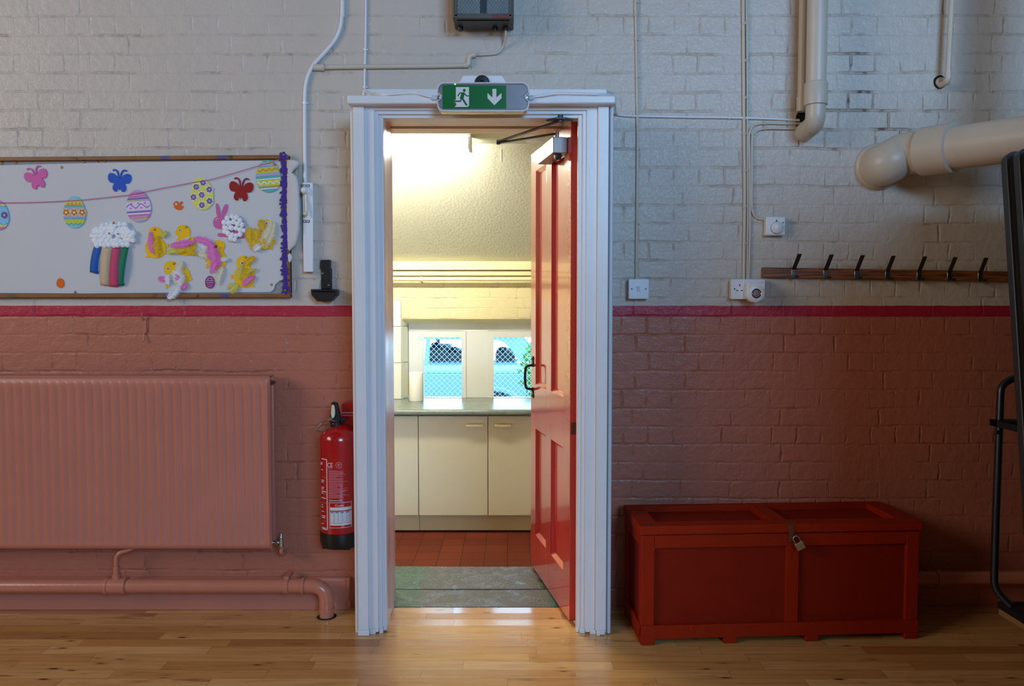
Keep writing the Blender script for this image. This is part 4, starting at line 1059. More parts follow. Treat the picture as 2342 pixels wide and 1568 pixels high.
def egg(cx_, cy_, w_, h_, rot, base, bands, decor, label):
    """bands: (from, to, material) in egg heights from the bottom; decor: callables drawing in unit egg space"""
    c_ = W(cx_, cy_, YI); r_ = math.radians(rot); ry_ = h_ / 527.0 / 2; rx_ = w_ / 527.0 / 2
    mats = [base]; 
    def mi(m_):
        if m_ not in mats: mats.append(m_)
        return mats.index(m_)
    def half(v): 
        t = 2 * v - 1
        return math.sqrt(max(0, 1 - t * t)) * (1 - 0.12 * t)
    def T(a, b): 
        a *= rx_; b = (2 * b - 1) * ry_
        return (c_.x + a * math.cos(r_) - b * math.sin(r_), c_.z + a * math.sin(r_) + b * math.cos(r_))
    mb = MB()
    outl = [(half(0.5 - 0.5 * math.cos(PI * k / 20)), 0.5 - 0.5 * math.cos(PI * k / 20)) for k in range(21)]
    ol = [T(a, b) for a, b in outl] + [T(-a, b) for a, b in outl[::-1][1:-1]]
    y1_ = YI - 0.004
    mb.prism(ol, y1_, YI)
    lvl = [y1_]
    def poly(pts, m_, up=1): mb.prism([T(*p_) for p_ in pts], y1_ - 0.0004 * up, y1_ + 0.0002, mi(m_))
    for a, b, m_ in bands:
        n_ = 6; L_ = [(half(a + (b - a) * k / n_) * 0.995, a + (b - a) * k / n_) for k in range(n_ + 1)]
        poly(L_ + [(-q[0], q[1]) for q in L_[::-1]], m_)
    def wave(v, amp, cyc, wd, m_, zig=False, ph=0.0):
        N = 60; pts = []
        for k in range(N + 1):
            a = -1 + 2 * k / N
            s_ = (2 / PI) * math.asin(math.sin(PI * cyc * a + ph)) if zig else math.sin(PI * cyc * a + ph)
            b = v + amp * s_
            if abs(a) < half(b) * 0.97: pts.append(T(a, b))
        stroke(mb, pts, wd * ry_ * 2, y1_ - 0.0009, y1_, mi(m_))
    def dots(v, n_, r, m_, span=0.86):
        for k in range(n_):
            a = half(v) * span * (-1 + 2 * (k + 0.5) / n_); p_ = T(a, v); mb.disc(p_, r * ry_ * 2, y1_ - 0.0012, y1_, mi(m_), n=8)
    def flower(a, v, r, m_, mc, pet=5, mo=None):
        if abs(a) > half(v) * 0.9: return
        R = r * ry_ * 2; p_ = T(a, v)
        for k in range(pet):
            t = 2 * PI * k / pet + 0.3; q = (p_[0] + R * 0.6 * math.cos(t), p_[1] + R * 0.6 * math.sin(t))
            if mo: mb.disc(q, R * 0.58, y1_ - 0.0008, y1_, mi(mo), n=9)
            mb.disc(q, R * 0.33, y1_ - 0.0012, y1_, mi(m_), n=9)
        mb.disc(p_, R * 0.3, y1_ - 0.0016, y1_, mi(mc), n=9)
    for d_ in decor: d_(wave, dots, flower, poly)
    o = mb.build('paper_egg', mats, smooth=0)
    return tag(o, label, 'paper egg', 'paper eggs on the garland')
egg(-4, 492, 50, 68, 0, 'egg_sky', [(0.86, 1, 'egg_pink'), (0.80, 0.86, 'egg_yellow'), (0.0, 0.12, 'egg_pink'), (0.12, 0.2, 'egg_yellow')],
    [lambda wv, dt, fl, po: (wv(0.8, 0.03, 3, 0.03, 'egg_teal'), wv(0.2, 0.03, 3, 0.03, 'egg_teal'), fl(0.62, 0.5, 0.13, 'egg_plum', 'egg_sky', 8), fl(-0.2, 0.5, 0.13, 'egg_plum', 'egg_sky', 8))],
    'sky blue egg of the garland, cut off by the left edge of the photo')
egg(171, 485, 50, 72, 0, 'egg_aqua', [(0.72, 0.88, 'egg_lime'), (0.66, 0.71, 'egg_teal'), (0.33, 0.66, 'egg_lilac'), (0.27, 0.33, 'egg_teal'), (0.13, 0.27, 'egg_lime')],
    [lambda wv, dt, fl, po: ([po([(a - 0.13, 0.715), (a + 0.13, 0.715), (a, 0.83)], 'egg_orange', 2) for a in (-0.52, -0.17, 0.17, 0.52)], wv(0.13, 0.02, 5, 0.035, 'egg_teal'), dt(0.21, 5, 0.013, 'egg_orange'),
                             [fl(a, 0.49, 0.11, 'egg_orange', 'egg_white', 5, 'egg_yellow') for a in (-0.72, 0.0, 0.72)])],
    'yellow and lilac egg of the garland with orange flowers')
egg(317.5, 471, 56, 73, 4, 'egg_lilac', [(0.78, 0.92, 'egg_pink'), (0.70, 0.75, 'egg_violet'), (0.67, 0.69, 'egg_lime'), (0.36, 0.64, 'egg_pale'), (0.30, 0.34, 'egg_violet'), (0.25, 0.28, 'egg_white'), (0.12, 0.24, 'egg_pink'), (0.08, 0.11, 'egg_lime')],
    [lambda wv, dt, fl, po: (dt(0.83, 11, 0.012, 'egg_white'), dt(0.16, 13, 0.012, 'egg_white'), wv(0.5, 0.06, 2.2, 0.025, 'egg_violet'), dt(0.44, 4, 0.03, 'egg_pink'), dt(0.58, 3, 0.03, 'egg_pink'))],
    'purple striped egg of the garland with a wavy line')
egg(462, 443, 51, 73, 6, 'egg_yellow', [],
    [lambda wv, dt, fl, po: ([fl(a, v, 0.10, 'egg_plum', 'egg_sky', 6, 'egg_white') for a, v in ((-0.4, 0.72), (0.25, 0.83), (-0.75, 0.42), (0.0, 0.46), (0.72, 0.6), (0.62, 0.25), (-0.1, 0.15))], [dt(v, 4, 0.012, 'egg_teal') for v in (0.32, 0.6, 0.76)])],
    'yellow egg of the garland with purple flowers')
egg(614, 403, 56, 73, 5, 'egg_teal', [(0.80, 0.88, 'egg_lilac'), (0.60, 0.78, 'egg_lime'), (0.52, 0.59, 'egg_lilac'), (0.44, 0.51, 'egg_teal'), (0.40, 0.43, 'egg_white'), (0.20, 0.39, 'egg_lime'), (0.15, 0.18, 'egg_orange'), (0.11, 0.14, 'egg_white')],
    [lambda wv, dt, fl, po: (wv(0.69, 0.04, 4, 0.04, 'egg_orange', True), wv(0.30, 0.045, 4, 0.03, 'egg_white', True), dt(0.84, 12, 0.012, 'egg_pale'), dt(0.555, 12, 0.012, 'egg_pale'), wv(0.91, 0.015, 4, 0.02, 'egg_yellow'))],
    'green and teal zigzag egg at the right end of the garland')
pts = [W(a, b, YI - 0.0075) for a, b in ((-200, 462), (0, 463), (80, 462), (150, 459), (195, 456), (297, 445), (340, 436), (440, 417), (490, 408), (590, 379), (640, 364), (664, 354))]
tag(MB().tube(spline(pts, 4), 0.0016, n=6).build('garland_string', 'string_pink'), 'pink string of the egg garland across the notice board', 'string')

# flower border
mb = MB()
y_ = 356; k = 0
while y_ < 672:
    x_ = 650 + 1.5 * math.sin(y_ * 0.05) + (y_ - 356) * 0.012
    c_ = W(x_, y_, YI); big = k % 2 == 0; R = (0.0135, 0.007, 0.0105, 0.0085)[k % 4]
    for j in range(5):
        t = 2 * PI * j / 5 + k * 0.7
        mb.disc((c_.x + R * 0.72 * math.cos(t) * 1.15, c_.z + R * 0.72 * math.sin(t)), R * 0.46, YI - 0.012 - 0.00013 * (k % 5) - 0.00003 * j, YI - 0.006, n=10)
    mb.disc((c_.x, c_.z), R * 0.62, YI - 0.0128 - 0.0001 * (k % 4), YI - 0.006, n=10)
    if k % 3 == 1:
        for sg in (-1, 1): mb.disc((c_.x + sg * 0.014, c_.z + 0.002 * sg), 0.0048, YI - 0.0115, YI - 0.006, n=8)
    mb.prism([(c_.x - 0.0035, c_.z - 0.014), (c_.x + 0.0035, c_.z - 0.014), (c_.x + 0.0035, c_.z + 0.014), (c_.x - 0.0035, c_.z + 0.014)], YI - 0.0110 - 0.00007 * (k % 3), YI - 0.006)
    y_ += 8.4; k += 1
fb = mb.build('flower_border', 'foam_purple', smooth=0)
tag(fb, 'purple felt flower border strip down the right end of the notice board', 'border strip')

# small cut-outs
c_ = W(138.5, 647, YI)
mb = MB().prism([(c_.x + 0.0165 * math.cos(t) * (1 - 0.1 * math.sin(t)), c_.z + 0.021 * math.sin(t)) for t in [2 * PI * k / 28 for k in range(28)]], YI - 0.003, YI)
tag(mb.build('foam_egg', 'foam_orange', smooth=0), 'small plain orange egg low on the notice board', 'foam egg')
c_ = W(480.5, 645, YI)
mb = MB().prism([(c_.x + 0.0205 * math.cos(t) * (1 - 0.1 * math.sin(t)), c_.z + 0.027 * math.sin(t)) for t in [2 * PI * k / 28 for k in range(28)]], YI - 0.003, YI)
for dz_, w_ in ((0.017, 0.019), (-0.0025, 0.03), (-0.019, 0.018)): mb.box((c_.x - w_ / 2, YI - 0.0036, c_.z + dz_ - 0.0009), (c_.x + w_ / 2, YI - 0.002, c_.z + dz_ + 0.0009), 1)
stroke(mb, [(c_.x - 0.015 + 0.0025 * k, c_.z + 0.0065 + (0.0018 if k % 2 else -0.0018)) for k in range(13)], 0.0017, YI - 0.0036, YI - 0.002, 1)
for dx_, dz_ in ((-0.008, 0.012), (0.009, 0.012), (-0.009, -0.011), (0.0, -0.011), (0.009, -0.011)): mb.disc((c_.x + dx_, c_.z + dz_), 0.0018, YI - 0.0036, YI - 0.002, 1, n=8)
tag(mb.build('foam_egg', ['foam_plum', 'egg_pale'], smooth=0), 'small plum egg with pale pattern low on the notice board', 'foam egg')
mb = MB().prism(closed(pp([(396, 467), (401, 461), (406, 460), (409, 464), (411, 464), (414, 461), (418, 461), (416, 466), (413, 470), (419, 471), (418, 476), (412, 480), (405, 479), (399, 474), (398, 469)], YI), 3), YI - 0.003, YI)
mb.disc((lambda q: (q.x, q.z))(W(403.5, 467, YI)), 0.005, YI - 0.0034, YI - 0.002, 1, n=12)
tag(mb.build('foam_bird', ['foam_orange', 'sheet_paper'], smooth=0), 'tiny orange bird cut-out left of the yellow flowered egg', 'foam bird')

# feathered chicks
def xz(px, py): 
    w_ = W(px, py, YI); return Vector((w_.x, w_.z))
def feather(parent, p0, p1, wpx, mat, lift=0.006, bend=0.12, n_=80):
    a, b = xz(*p0), xz(*p1); d_ = b - a; nr = Vector((-d_.y, d_.x)); mid = (a + b) / 2 + nr * bend
    w_ = wpx * 1.25 / 527.0; mb = MB()
    def C(t): return a * (1 - t) ** 2 + mid * 2 * t * (1 - t) + b * t * t
    mb.tube([(C(t).x, YI - lift - 0.004 * math.sin(PI * t), C(t).y) for t in [k / 10 for k in range(11)]], 0.0008, n=5)
    for k in range(n_):
        t = 0.06 + 0.94 * k / n_
        c0 = C(t); tg = (C(min(1, t + 0.02)) - C(max(0, t - 0.02))).normalized(); nn = Vector((-tg.y, tg.x))
        prof = (math.sin(PI * min(1, t * 0.92 + 0.08)) ** 0.55) if t < 0.97 else 0.5
        for sg in (1, -1):
            for rep in range(3):
                L_ = w_ * prof * random.uniform(0.45, 1.2); dr = (nn * sg + tg * random.uniform(0.1, 1.2)).normalized()
                e_ = c0 + dr * L_; m_ = c0 + dr * L_ * 0.5 + tg * 0.0012
                y0_ = YI - lift - 0.004 * math.sin(PI * t); yj = y0_ - random.uniform(-0.003, 0.005)
                mb.add([(c0.x - tg.x * 0.0006, y0_, c0.y - tg.y * 0.0006), (c0.x + tg.x * 0.0006, y0_, c0.y + tg.y * 0.0006), (m_.x + tg.x * 0.0005, (y0_ + yj) / 2 - 0.001, m_.y + tg.y * 0.0005), (e_.x, yj, e_.y), (m_.x - tg.x * 0.0005, (y0_ + yj) / 2 - 0.001, m_.y - tg.y * 0.0005)], [(0, 1, 2, 4), (4, 2, 3)])
    mb.build('feather', mat, parent, smooth=0)
def eye(parent, px, py, r, lift=0.0035, mat='ink_dark'):
    q = W(px, py, YI - lift); s_ = r / 527.0
    mb = MB().lathe_y([(s_, 0.0), (s_, 0.001), (s_ * 0.7, 0.002), (0.0, 0.0024)], q, 14)
    o = mb.build('eye', 'label_white', parent)
    mb = MB().lathe_y([(s_ * 0.55, 0.002), (s_ * 0.5, 0.003), (0.0, 0.0031)], q + Vector((0.0004, 0, -0.0004)), 10); mb.build('pupil', mat, o)
def chick(label, head, body, extra, feathers, eyes, cutr=None):
    t = thing('felt_chick', W(body[0], body[1] + body[3], YI), label, 'felt chick', 'felt chicks on the notice board')
    mb = MB(); h_ = xz(head[0], head[1]); b_ = xz(body[0], body[1])
    mb.disc(h_, head[2] / 527.0, YI - 0.0030, YI, n=28); mb.disc(b_, body[2] / 527.0, YI - 0.0032, YI, rz=body[3] / 527.0, n=32)
    m_ = (h_ + b_) / 2; dv = (b_ - h_).normalized(); nv = Vector((-dv.y, dv.x)); wn_ = min(head[2], body[2]) / 527.0 * 0.86
    mb.prism([tuple(h_ + nv * wn_), tuple(b_ + nv * wn_), tuple(b_ - nv * wn_), tuple(h_ - nv * wn_)], YI - 0.0028, YI)
    for e_ in extra: mb.prism(pp(e_, YI), YI - 0.0026, YI)
    mb.build('body', 'felt_yellow', t, smooth=0)
    for f_ in feathers: feather(t, *f_)
    for e_ in eyes: eye(t, *e_)
    return t
def foot(x_, y_, dx_):   # a leg with three toes pointing to dx
    return [(x_, y_ - 1.2), (x_ + dx_ * 5, y_ - 1.2), (x_ + dx_ * 7, y_ - 5), (x_ + dx_ * 9, y_ - 4), (x_ + dx_ * 8.4, y_ - 1), (x_ + dx_ * 10.5, y_), (x_ + dx_ * 8.4, y_ + 1.4), (x_ + dx_ * 9, y_ + 5), (x_ + dx_ * 6.6, y_ + 5), (x_ + dx_ * 5, y_ + 1.4), (x_, y_ + 1.4)]
chick('leftmost yellow chick with a tall pink feather, beside the cloud', (355, 534, 15.5), (356, 566, 23.5, 24), [foot(376, 561, 1), foot(370, 576, 1), [(338, 578), (333, 588), (342, 588), (346, 584)]],
      [((353, 583), (347, 531), 7.5, 'feather_pink'), ((371, 545), (382, 530), 7, 'feather_lemon'), ((364, 590), (362, 540), 8, 'feather_yellow'), ((372, 580), (350, 552), 7, 'feather_yellow')], [])
chick('yellow chick with bare head and beak, pink feathers across its body', (419, 530, 16), (424.5, 561, 24, 23), [[(405, 526), (399, 531), (404, 533), (402, 536), (408, 538)]],
      [((437, 541), (391, 559), 4, 'feather_white'), ((391, 566), (446, 555), 9, 'feather_pink', 0.009), ((389, 560), (446, 553), 8, 'feather_pink', 0.011, -0.1), ((381, 579), (414, 572), 9, 'feather_lemon'), ((400, 580), (432, 568), 8, 'feather_yellow'), ((452, 581), (428, 568), 8, 'feather_yellow', 0.008)], [(410.5, 526, 2.6)])
chick('yellow chick almost covered by one arching magenta feather', (501, 562, 13), (496, 594, 22, 24), [foot(478, 593, -1), foot(480, 608, -1)],
      [((496, 566), (447, 545), 10, 'feather_pink', 0.009, -0.12), ((496, 606), (484, 556), 13, 'feather_pink', 0.010, 0.1), ((505, 612), (493, 568), 11, 'feather_pink', 0.007), ((488, 627), (497, 598), 9, 'feather_pink', 0.011), ((452, 553), (477, 572), 9, 'feather_white'), ((452, 581), (482, 588), 8, 'feather_cream'), ((500, 654), (511, 610), 8, 'feather_cream'), ((525, 590), (507, 594), 5, 'feather_white', 0.008)], [])
chick('lower yellow chick with white feathers hanging over the board frame', (391, 612, 15.5), (415, 630, 20, 21), [[(378, 616), (374, 621), (379, 623), (378, 626), (384, 627)], [(424, 618), (440, 638), (437, 641), (432, 641), (424, 652), (415, 640)], foot(388, 654, -1)],
      [((416, 655), (402, 618), 15, 'feather_white', 0.009, -0.15), ((412, 626), (416, 598), 9, 'feather_cream'), ((384, 684), (412, 652), 11, 'feather_white', 0.012, -0.15), ((387, 637), (365, 636), 7, 'feather_pink'), ((388, 653), (386, 628), 7, 'feather_white'), ((421, 664), (427, 648), 6, 'feather_pink'), ((398, 648), (424, 634), 10, 'feather_cream', 0.007), ((400, 630), (412, 638), 6, 'feather_pink', 0.010)], [(384, 613.5, 2.8)])
chick('lower right yellow chick with a pale feather fan for a tail', (557.5, 601, 16.5), (559, 632, 24, 25), [[(542, 597), (539, 602), (543, 603), (541, 607), (548, 609)], [(576, 648), (582, 654), (580, 657), (572, 655)], foot(537, 632, -1)],
      [((560, 608), (583, 588), 8, 'feather_yellow'), ((549, 640), (555, 606), 6, 'feather_lemon'), ((545, 648), (527, 662), 12, 'feather_lemon'), ((555, 655), (584, 632), 7, 'feather_pink', 0.008), ((560, 628), (588, 615), 4, 'feather_lemon', 0.008), ((552, 645), (574, 618), 11, 'feather_yellow'), ((566, 645), (560, 616), 9, 'feather_yellow')], [(554, 601, 4)])
chick('fluffy yellow and cream chick beside the purple flower border', (611, 516, 14), (605, 550, 22, 21), [foot(622, 553, 1), foot(614, 566, 1)],
      [((575, 556), (572, 522), 11, 'feather_yellow', 0.007), ((592, 556), (588, 524), 11, 'feather_yellow', 0.009), ((590, 574), (580, 548), 11, 'feather_yellow', 0.008), ((588, 573), (621, 505), 11, 'feather_cream', 0.010, -0.12), ((600, 572), (628, 508), 9, 'feather_cream', 0.009, -0.2), ((608, 570), (600, 545), 10, 'feather_yellow', 0.010), ((598, 522), (599, 503), 6, 'feather_yellow'), ((582, 576), (600, 560), 8, 'feather_white', 0.011), ((603, 530), (607, 510), 6, 'feather_yellow', 0.012)], [(610, 509.5, 3.4, 0.012), (606.5, 511.5, 3.2, 0.0125, 'pin_green')])

# pink rabbit with cotton body
rb = thing('foam_rabbit', W(525, 545, YI), 'pink foam rabbit with a white cotton ball body', 'foam rabbit')
mb = MB()
mb.disc(xz(501, 509), 13.2 / 527, YI - 0.003, YI, rz=14 / 527, n=28)
mb.prism(closed(pp([(499, 498), (495, 484), (494, 468), (496, 465), (500, 470), (503, 480), (504, 494), (509, 480), (514, 469), (519, 467), (521, 470), (519, 483), (512, 495), (508, 502)], YI), 3), YI - 0.0032, YI)
mb.disc(xz(535, 519), 25 / 527, YI - 0.003, YI, rz=26 / 527, n=32)
mb.prism(closed(pp([(506, 516), (512, 528), (512, 533), (500, 533), (498, 537), (501, 541), (515, 541), (530, 544), (545, 545), (558, 544), (562, 538), (563, 528), (545, 515)], YI), 3), YI - 0.0028, YI)
mb.build('body', 'foam_pink', rb, smooth=0)
eye(rb, 497, 502.5, 3.2)
def cotton(parent, spots, rng):
    for x_, y_ in spots:
        r_ = random.uniform(*rng) / 527.0; mb = MB()
        c0 = W(x_, y_, YI - 0.004 - r_ * 0.55)
        mb.blob(c0, r_, lump=0.16, seg=10, squash=0.75)
        o = mb.build('cotton_ball', 'cotton_white', parent, smooth=90, subsurf=1)
cotton(rb, [(513, 509), (520, 499), (531, 495), (541, 497), (549, 504), (554, 514), (524, 510), (534, 507), (543, 512), (558, 527), (550, 526), (540, 522), (529, 521), (518, 522), (513, 530), (522, 534), (531, 537), (540, 539), (549, 536), (528, 545), (537, 548), (513, 520)], (5.6, 7.4))
# cotton cloud with paper ribbons
cl = thing('cotton_cloud', W(259, 571, YI), 'cotton ball cloud with two eyes and four paper rainbow ribbons', 'cloud picture')
mb = MB().prism(closed(pp([(207, 545), (208, 530), (216, 519), (230, 516), (243, 512), (252, 506), (265, 505), (278, 512), (295, 516), (308, 525), (311, 537), (308, 552), (298, 564), (280, 570), (262, 568), (240, 566), (224, 562), (212, 555)], YI), 3), YI - 0.003, YI)
mb.build('backing_card', 'label_white', cl, smooth=0)
sp = []
for iy, y_ in enumerate(range(514, 570, 9)):
    for x_ in range(206, 314, 10):
        xx_ = x_ + (5 if iy % 2 else 0) + random.uniform(-1.5, 1.5); yy_ = y_ + random.uniform(-1.5, 1.5)
        if ((xx_ - 259) / 51) ** 2 + ((yy_ - 541 - (4 if abs(xx_ - 259) < 30 else 0) * -1) / 29) ** 2 < 1.0: sp.append((xx_, yy_))
sp = [q for q in sp if not (abs(q[0] - 260) < 4 and abs(q[1] - 537) < 5)]
cotton(cl, sp, (5.6, 8.2))
eye(cl, 250, 533, 2.6, 0.021, 'hole_black'); eye(cl, 270, 534.5, 2.6, 0.021, 'hole_black')
for mat, a, b, c, d in (('ribbon_blue', (218, 560), (235, 563), (207, 622), (225, 626)), ('ribbon_tan', (235, 562), (258, 565), (231, 652), (251, 653)), ('ribbon_rose', (258, 565), (277, 567), (251, 655), (272, 655.5)), ('ribbon_green', (279, 565), (296, 566), (267, 653), (284, 653))):
    V_ = []; N = 14
    for k in range(N + 1):
        t = k / N
        bow = 0.006 + 0.010 * math.sin(PI * min(1, t * 1.02)) ** 0.8
        for p0, p1 in ((a, c), (b, d)):
            w_ = W(p0[0] + (p1[0] - p0[0]) * t, p0[1] + (p1[1] - p0[1]) * t, YI - 0.004); w_.y -= bow; V_.append(w_)
    # the strip turns back to the board at its foot
    for k in range(1, 7):
        t = k / 6
        for j, p1 in enumerate((c, d)):
            w_ = W(p1[0] + 1.5 * t, p1[1] - 5 * t * t, YI - 0.004); w_.y = (V_[2 * N + j].y) * (1 - t) + (YI - 0.003) * t; V_.append(w_)
    n2 = len(V_) // 2
    o = MB().add(V_, [(2 * k, 2 * k + 1, 2 * k + 3, 2 * k + 2) for k in range(n2 - 1)]).build('ribbon', mat, cl, smooth=60)
    sd = o.modifiers.new('thickness', 'SOLIDIFY'); sd.thickness = 0.0007
    o['label'] = mat.split('_')[1] + ' ribbon'
# drawing pins
def pin(px, py, label, Y=None, mat='brass', r=0.0052):
    mb = MB(); c_ = W(px, py, YI if Y is None else Y)
    mb.lathe_y([(r, 0.0), (r, 0.0012), (r * 0.8, 0.003), (r * 0.4, 0.0042), (0.0, 0.0046)], c_, 14)
    tag(mb.build('drawing_pin', mat, smooth=60), label, 'drawing pin', 'drawing pins on the notice board')
pin(5, 373, 'brass pin on the grey strip, leftmost in the photo', -0.0165)
pin(37, 371.5, 'brass pin on the grey strip between left edge and pink butterfly', -0.0165)
pin(141, 382.5, 'brass pin right of the pink butterfly, on the paper')
pin(193, 370, 'brass pin on the grey strip left of the blue butterfly', -0.0165)
pin(223, 371.5, 'brass pin on the grey strip just above left of the blue butterfly', -0.0165)
pin(241, 367.5, 'brass pin on the frame edge above the blue butterfly', -0.0165)
pin(172, 667.5, 'brass pin at the bottom of the paper near the orange egg')
pin(445.5, 365.5, 'brass pin on the grey strip above the yellow flowered egg', -0.0165)
pin(649, 354, 'brass pin at the top end of the purple border', -0.033)
pin(652.5, 663.5, 'brass pin at the bottom end of the purple border', YI - 0.013)
pin(620.5, 650.5, 'brass pin by the torn lower right corner of the paper')
pin(628, 375.5, 'brass pin at the edge of the topmost egg', YI - 0.005)
pin(353.5, 524.5, 'brass pin in the head of the leftmost chick', YI - 0.003)
pin(426, 518.5, 'brass pin in the head of the bare headed chick', YI - 0.003)
pin(398, 602.5, 'brass pin in the head of the chick with hanging white feathers', YI - 0.003)
pin(562, 588.5, 'brass pin in the head of the lower right chick', YI - 0.003)
pin(494, 563, 'dark green pin at the head of the magenta feathered chick', YI - 0.016, 'pin_green')
pin(260, 509, 'brass pin at the top of the cotton cloud', YI - 0.022)

# ------------------------------------------------------------------ emergency exit sign
YX = -0.352
es = thing('exit_sign', W(1105, 255, -0.335), 'green emergency exit sign with running man and arrow above the doorway', 'exit sign')
x0_, x1_, z0_, z1_ = X(1000, 220, YX), X(1210, 220, YX), Z(255, YX), Z(189, YX)
def signshape(ins):
    a, b, c, d = x0_ + ins, x1_ - ins, z0_ + ins, z1_ - ins
    m = (c + d) / 2; r = 0.022
    right = [(b, d - r), (b + 0.001, m + 0.017), (b - 0.012, m + 0.007), (b - 0.012, m - 0.007), (b + 0.001, m - 0.017), (b, c + r)]
    cor = lambda cx_, cz_, a0: [(cx_ + r * math.cos(math.radians(a0 + 90 * k / 5)), cz_ + r * math.sin(math.radians(a0 + 90 * k / 5))) for k in range(6)]
    pts = cor(b - r, d - r, 0)[::-1] + right[1:-1] + cor(b - r, c + r, 270)[::-1] + cor(a + r, c + r, 180)[::-1]
    pts += [(a + b - q[0], q[1]) for q in right[1:-1][::-1]] + cor(a + r, d - r, 90)[::-1]
    return pts
MB().prism(signshape(0.0), YX + 0.012, -0.335 + 0.03).build('housing', 'sign_rim', es, bevel=0.003)
MB().prism(signshape(0.004), YX - 0.004, YX + 0.013).build('diffuser', 'sign_silver', es, bevel=0.004)
rim = signshape(0.0); rin = signshape(0.005); n_ = len(rim)
mb = MB(); mb.add([(a, YX - 0.006, b) for a, b in rim] + [(a, YX - 0.006, b) for a, b in rin] + [(a, YX + 0.012, b) for a, b in rim] + [(a, YX + 0.012, b) for a, b in rin],
                  [(i, (i + 1) % n_, (i + 1) % n_ + n_, i + n_) for i in range(n_)] + [(i, (i + 1) % n_, (i + 1) % n_ + 2 * n_, i + 2 * n_) for i in range(n_)] + [(i + n_, (i + 1) % n_ + n_, (i + 1) % n_ + 3 * n_, i + 3 * n_) for i in range(n_)])
mb.build('rim', 'sign_rim', es)
YL = YX - 0.0046
def Sg(a, b):   # legend drawn in the 2342 wide zoom of the sign (scale 7.807)
    w_ = W(960 + a / 7.807, 150 + b / 7.807, YL); return (w_.x, w_.z)
mb = MB(); mb.prism([Sg(405, 345), Sg(1543, 352), Sg(1543, 770), Sg(408, 768)], YL, YL + 0.0008)
mb.prism([Sg(645, 383), Sg(880, 383), Sg(880, 715), Sg(852, 738), Sg(625, 738), Sg(660, 690), Sg(645, 690)], YL - 0.0005, YL + 0.0002, 1)
mb.prism([Sg(607, 660), Sg(622, 618), Sg(650, 610), Sg(650, 660)], YL - 0.0004, YL + 0.0002, 1)
mb.prism([Sg(1298, 415), Sg(1368, 415), Sg(1368, 570), Sg(1460, 490), Sg(1460, 582), Sg(1333, 707), Sg(1210, 582), Sg(1210, 490), Sg(1298, 570)], YL - 0.0005, YL + 0.0002, 1)
def limb(pts, w_, k):   # mitred strip of the running man
    P_ = [Vector(p_) for p_ in pts]; L_, R_ = [], []
    for i, p_ in enumerate(P_):
        d_ = (P_[min(i + 1, len(P_) - 1)] - P_[max(i - 1, 0)]).normalized(); q = Vector((-d_.y, d_.x)) * w_ / 2
        L_.append(p_ + q); R_.append(p_ - q)
    mb.prism([Sg(*q) for q in L_ + R_[::-1]], YL - 0.0008 - k * 0.0001, YL + 0.0002, 0)
h_ = Sg(795, 442); mb.disc(h_, 26 / 7.807 / 586, YL - 0.0009, YL + 0.0002, 0, n=18)
limb([(776, 485), (764, 530), (745, 600)], 62, 0); limb([(800, 486), (715, 488), (680, 545)], 22, 1); limb([(790, 492), (838, 542), (882, 542)], 20, 2)
limb([(760, 580), (795, 640), (832, 700), (850, 700)], 32, 3); limb([(738, 585), (734, 634), (625, 638), (612, 652)], 26, 4)
mb.build('legend', ['sign_green', 'label_white'], es, smooth=0)
MB().disc(Sg(632, 328), 0.0032, YX - 0.0052, YX - 0.003, n=14).build('indicator', 'led_green', es)
zb_ = Z(222, YX)
for sg, px_ in ((-1, 994), (1, 1214)):
    x_ = X(px_, 222, -0.335); mb = MB()
    mb.tube([(x_ - 0.009, -0.335, zb_), (x_ + 0.009, -0.335, zb_)], 0.010, n=14); mb.tube([(x_ + sg * 0.008, -0.335, zb_), (x_ + sg * 0.014, -0.335, zb_)], 0.006, n=10); mb.build('cable_gland', 'sign_rim', es)
    mb = MB(); mb.lathe_y([(0.005, 0.0), (0.005, 0.002), (0.0, 0.003)], Vector((x_ - sg * 0.018, YX + 0.004, zb_)), 12); mb.build('screw', 'steel', es)
MB().prism(pp([(1047, 195), (1059, 173.5), (1148, 173.5), (1161, 195)], -0.34), -0.3399, -0.33).build('back_plate', 'white_plastic', es)
mb = MB(); c_ = W(1102.5, 190, -0.337)
mb.lathe_y([(0.029, -0.004), (0.029, 0.006), (0.024, 0.012), (0.008, 0.013), (0.007, 0.004), (0.0, 0.004)], c_, 22)
mb.build('fixing_knob', 'black_plastic', es)
mb = MB(); stroke(mb, [Sg(*q) for q in ((1858, 526), (1800, 553), (1858, 582), (1858, 526))], 0.0007, YX - 0.0045, YX - 0.003); mb.build('mark', 'ink_dark', es, smooth=0)

# ------------------------------------------------------------------ floodlight above the door
fl = thing('floodlight', W(1105, 72, 0), 'dark grey bulkhead floodlight with prismatic glass high above the doorway', 'floodlight')
YFL = -0.15
mb = MB(); a, b = X(1035, 20, YFL), X(1175, 20, YFL); zb_ = Z(42, YFL); zt_ = Z(-60, YFL)
mb.prismx([(YFL, zb_), (0, zb_ + 0.004), (0, zt_), (YFL, zt_)], a, b)
mb.build('housing', 'grey_housing', fl, bevel=0.004)
mb = MB(); wbox(mb, 1046, -50, 1164, 32, YFL - 0.012, YFL - 0.002); mb.build('glass', 'prism_panel', fl, bevel=0.003)
mb = MB()
for q in ((1040, -55, 1046, 38), (1164, -55, 1170, 38)): wbox(mb, *q, YFL - 0.010, YFL)
wbox(mb, 1040, 32, 1170, 42, YFL - 0.010, YFL); wbox(mb, 1040, -56, 1170, -50, YFL - 0.010, YFL)
mb.build('bezel', 'grey_housing', fl, bevel=0.002)
mb = MB(); wbox(mb, 1098, -48, 1113, 30, YFL - 0.0135, YFL - 0.011); mb.build('lamp_shadow', 'ink_dark', fl)
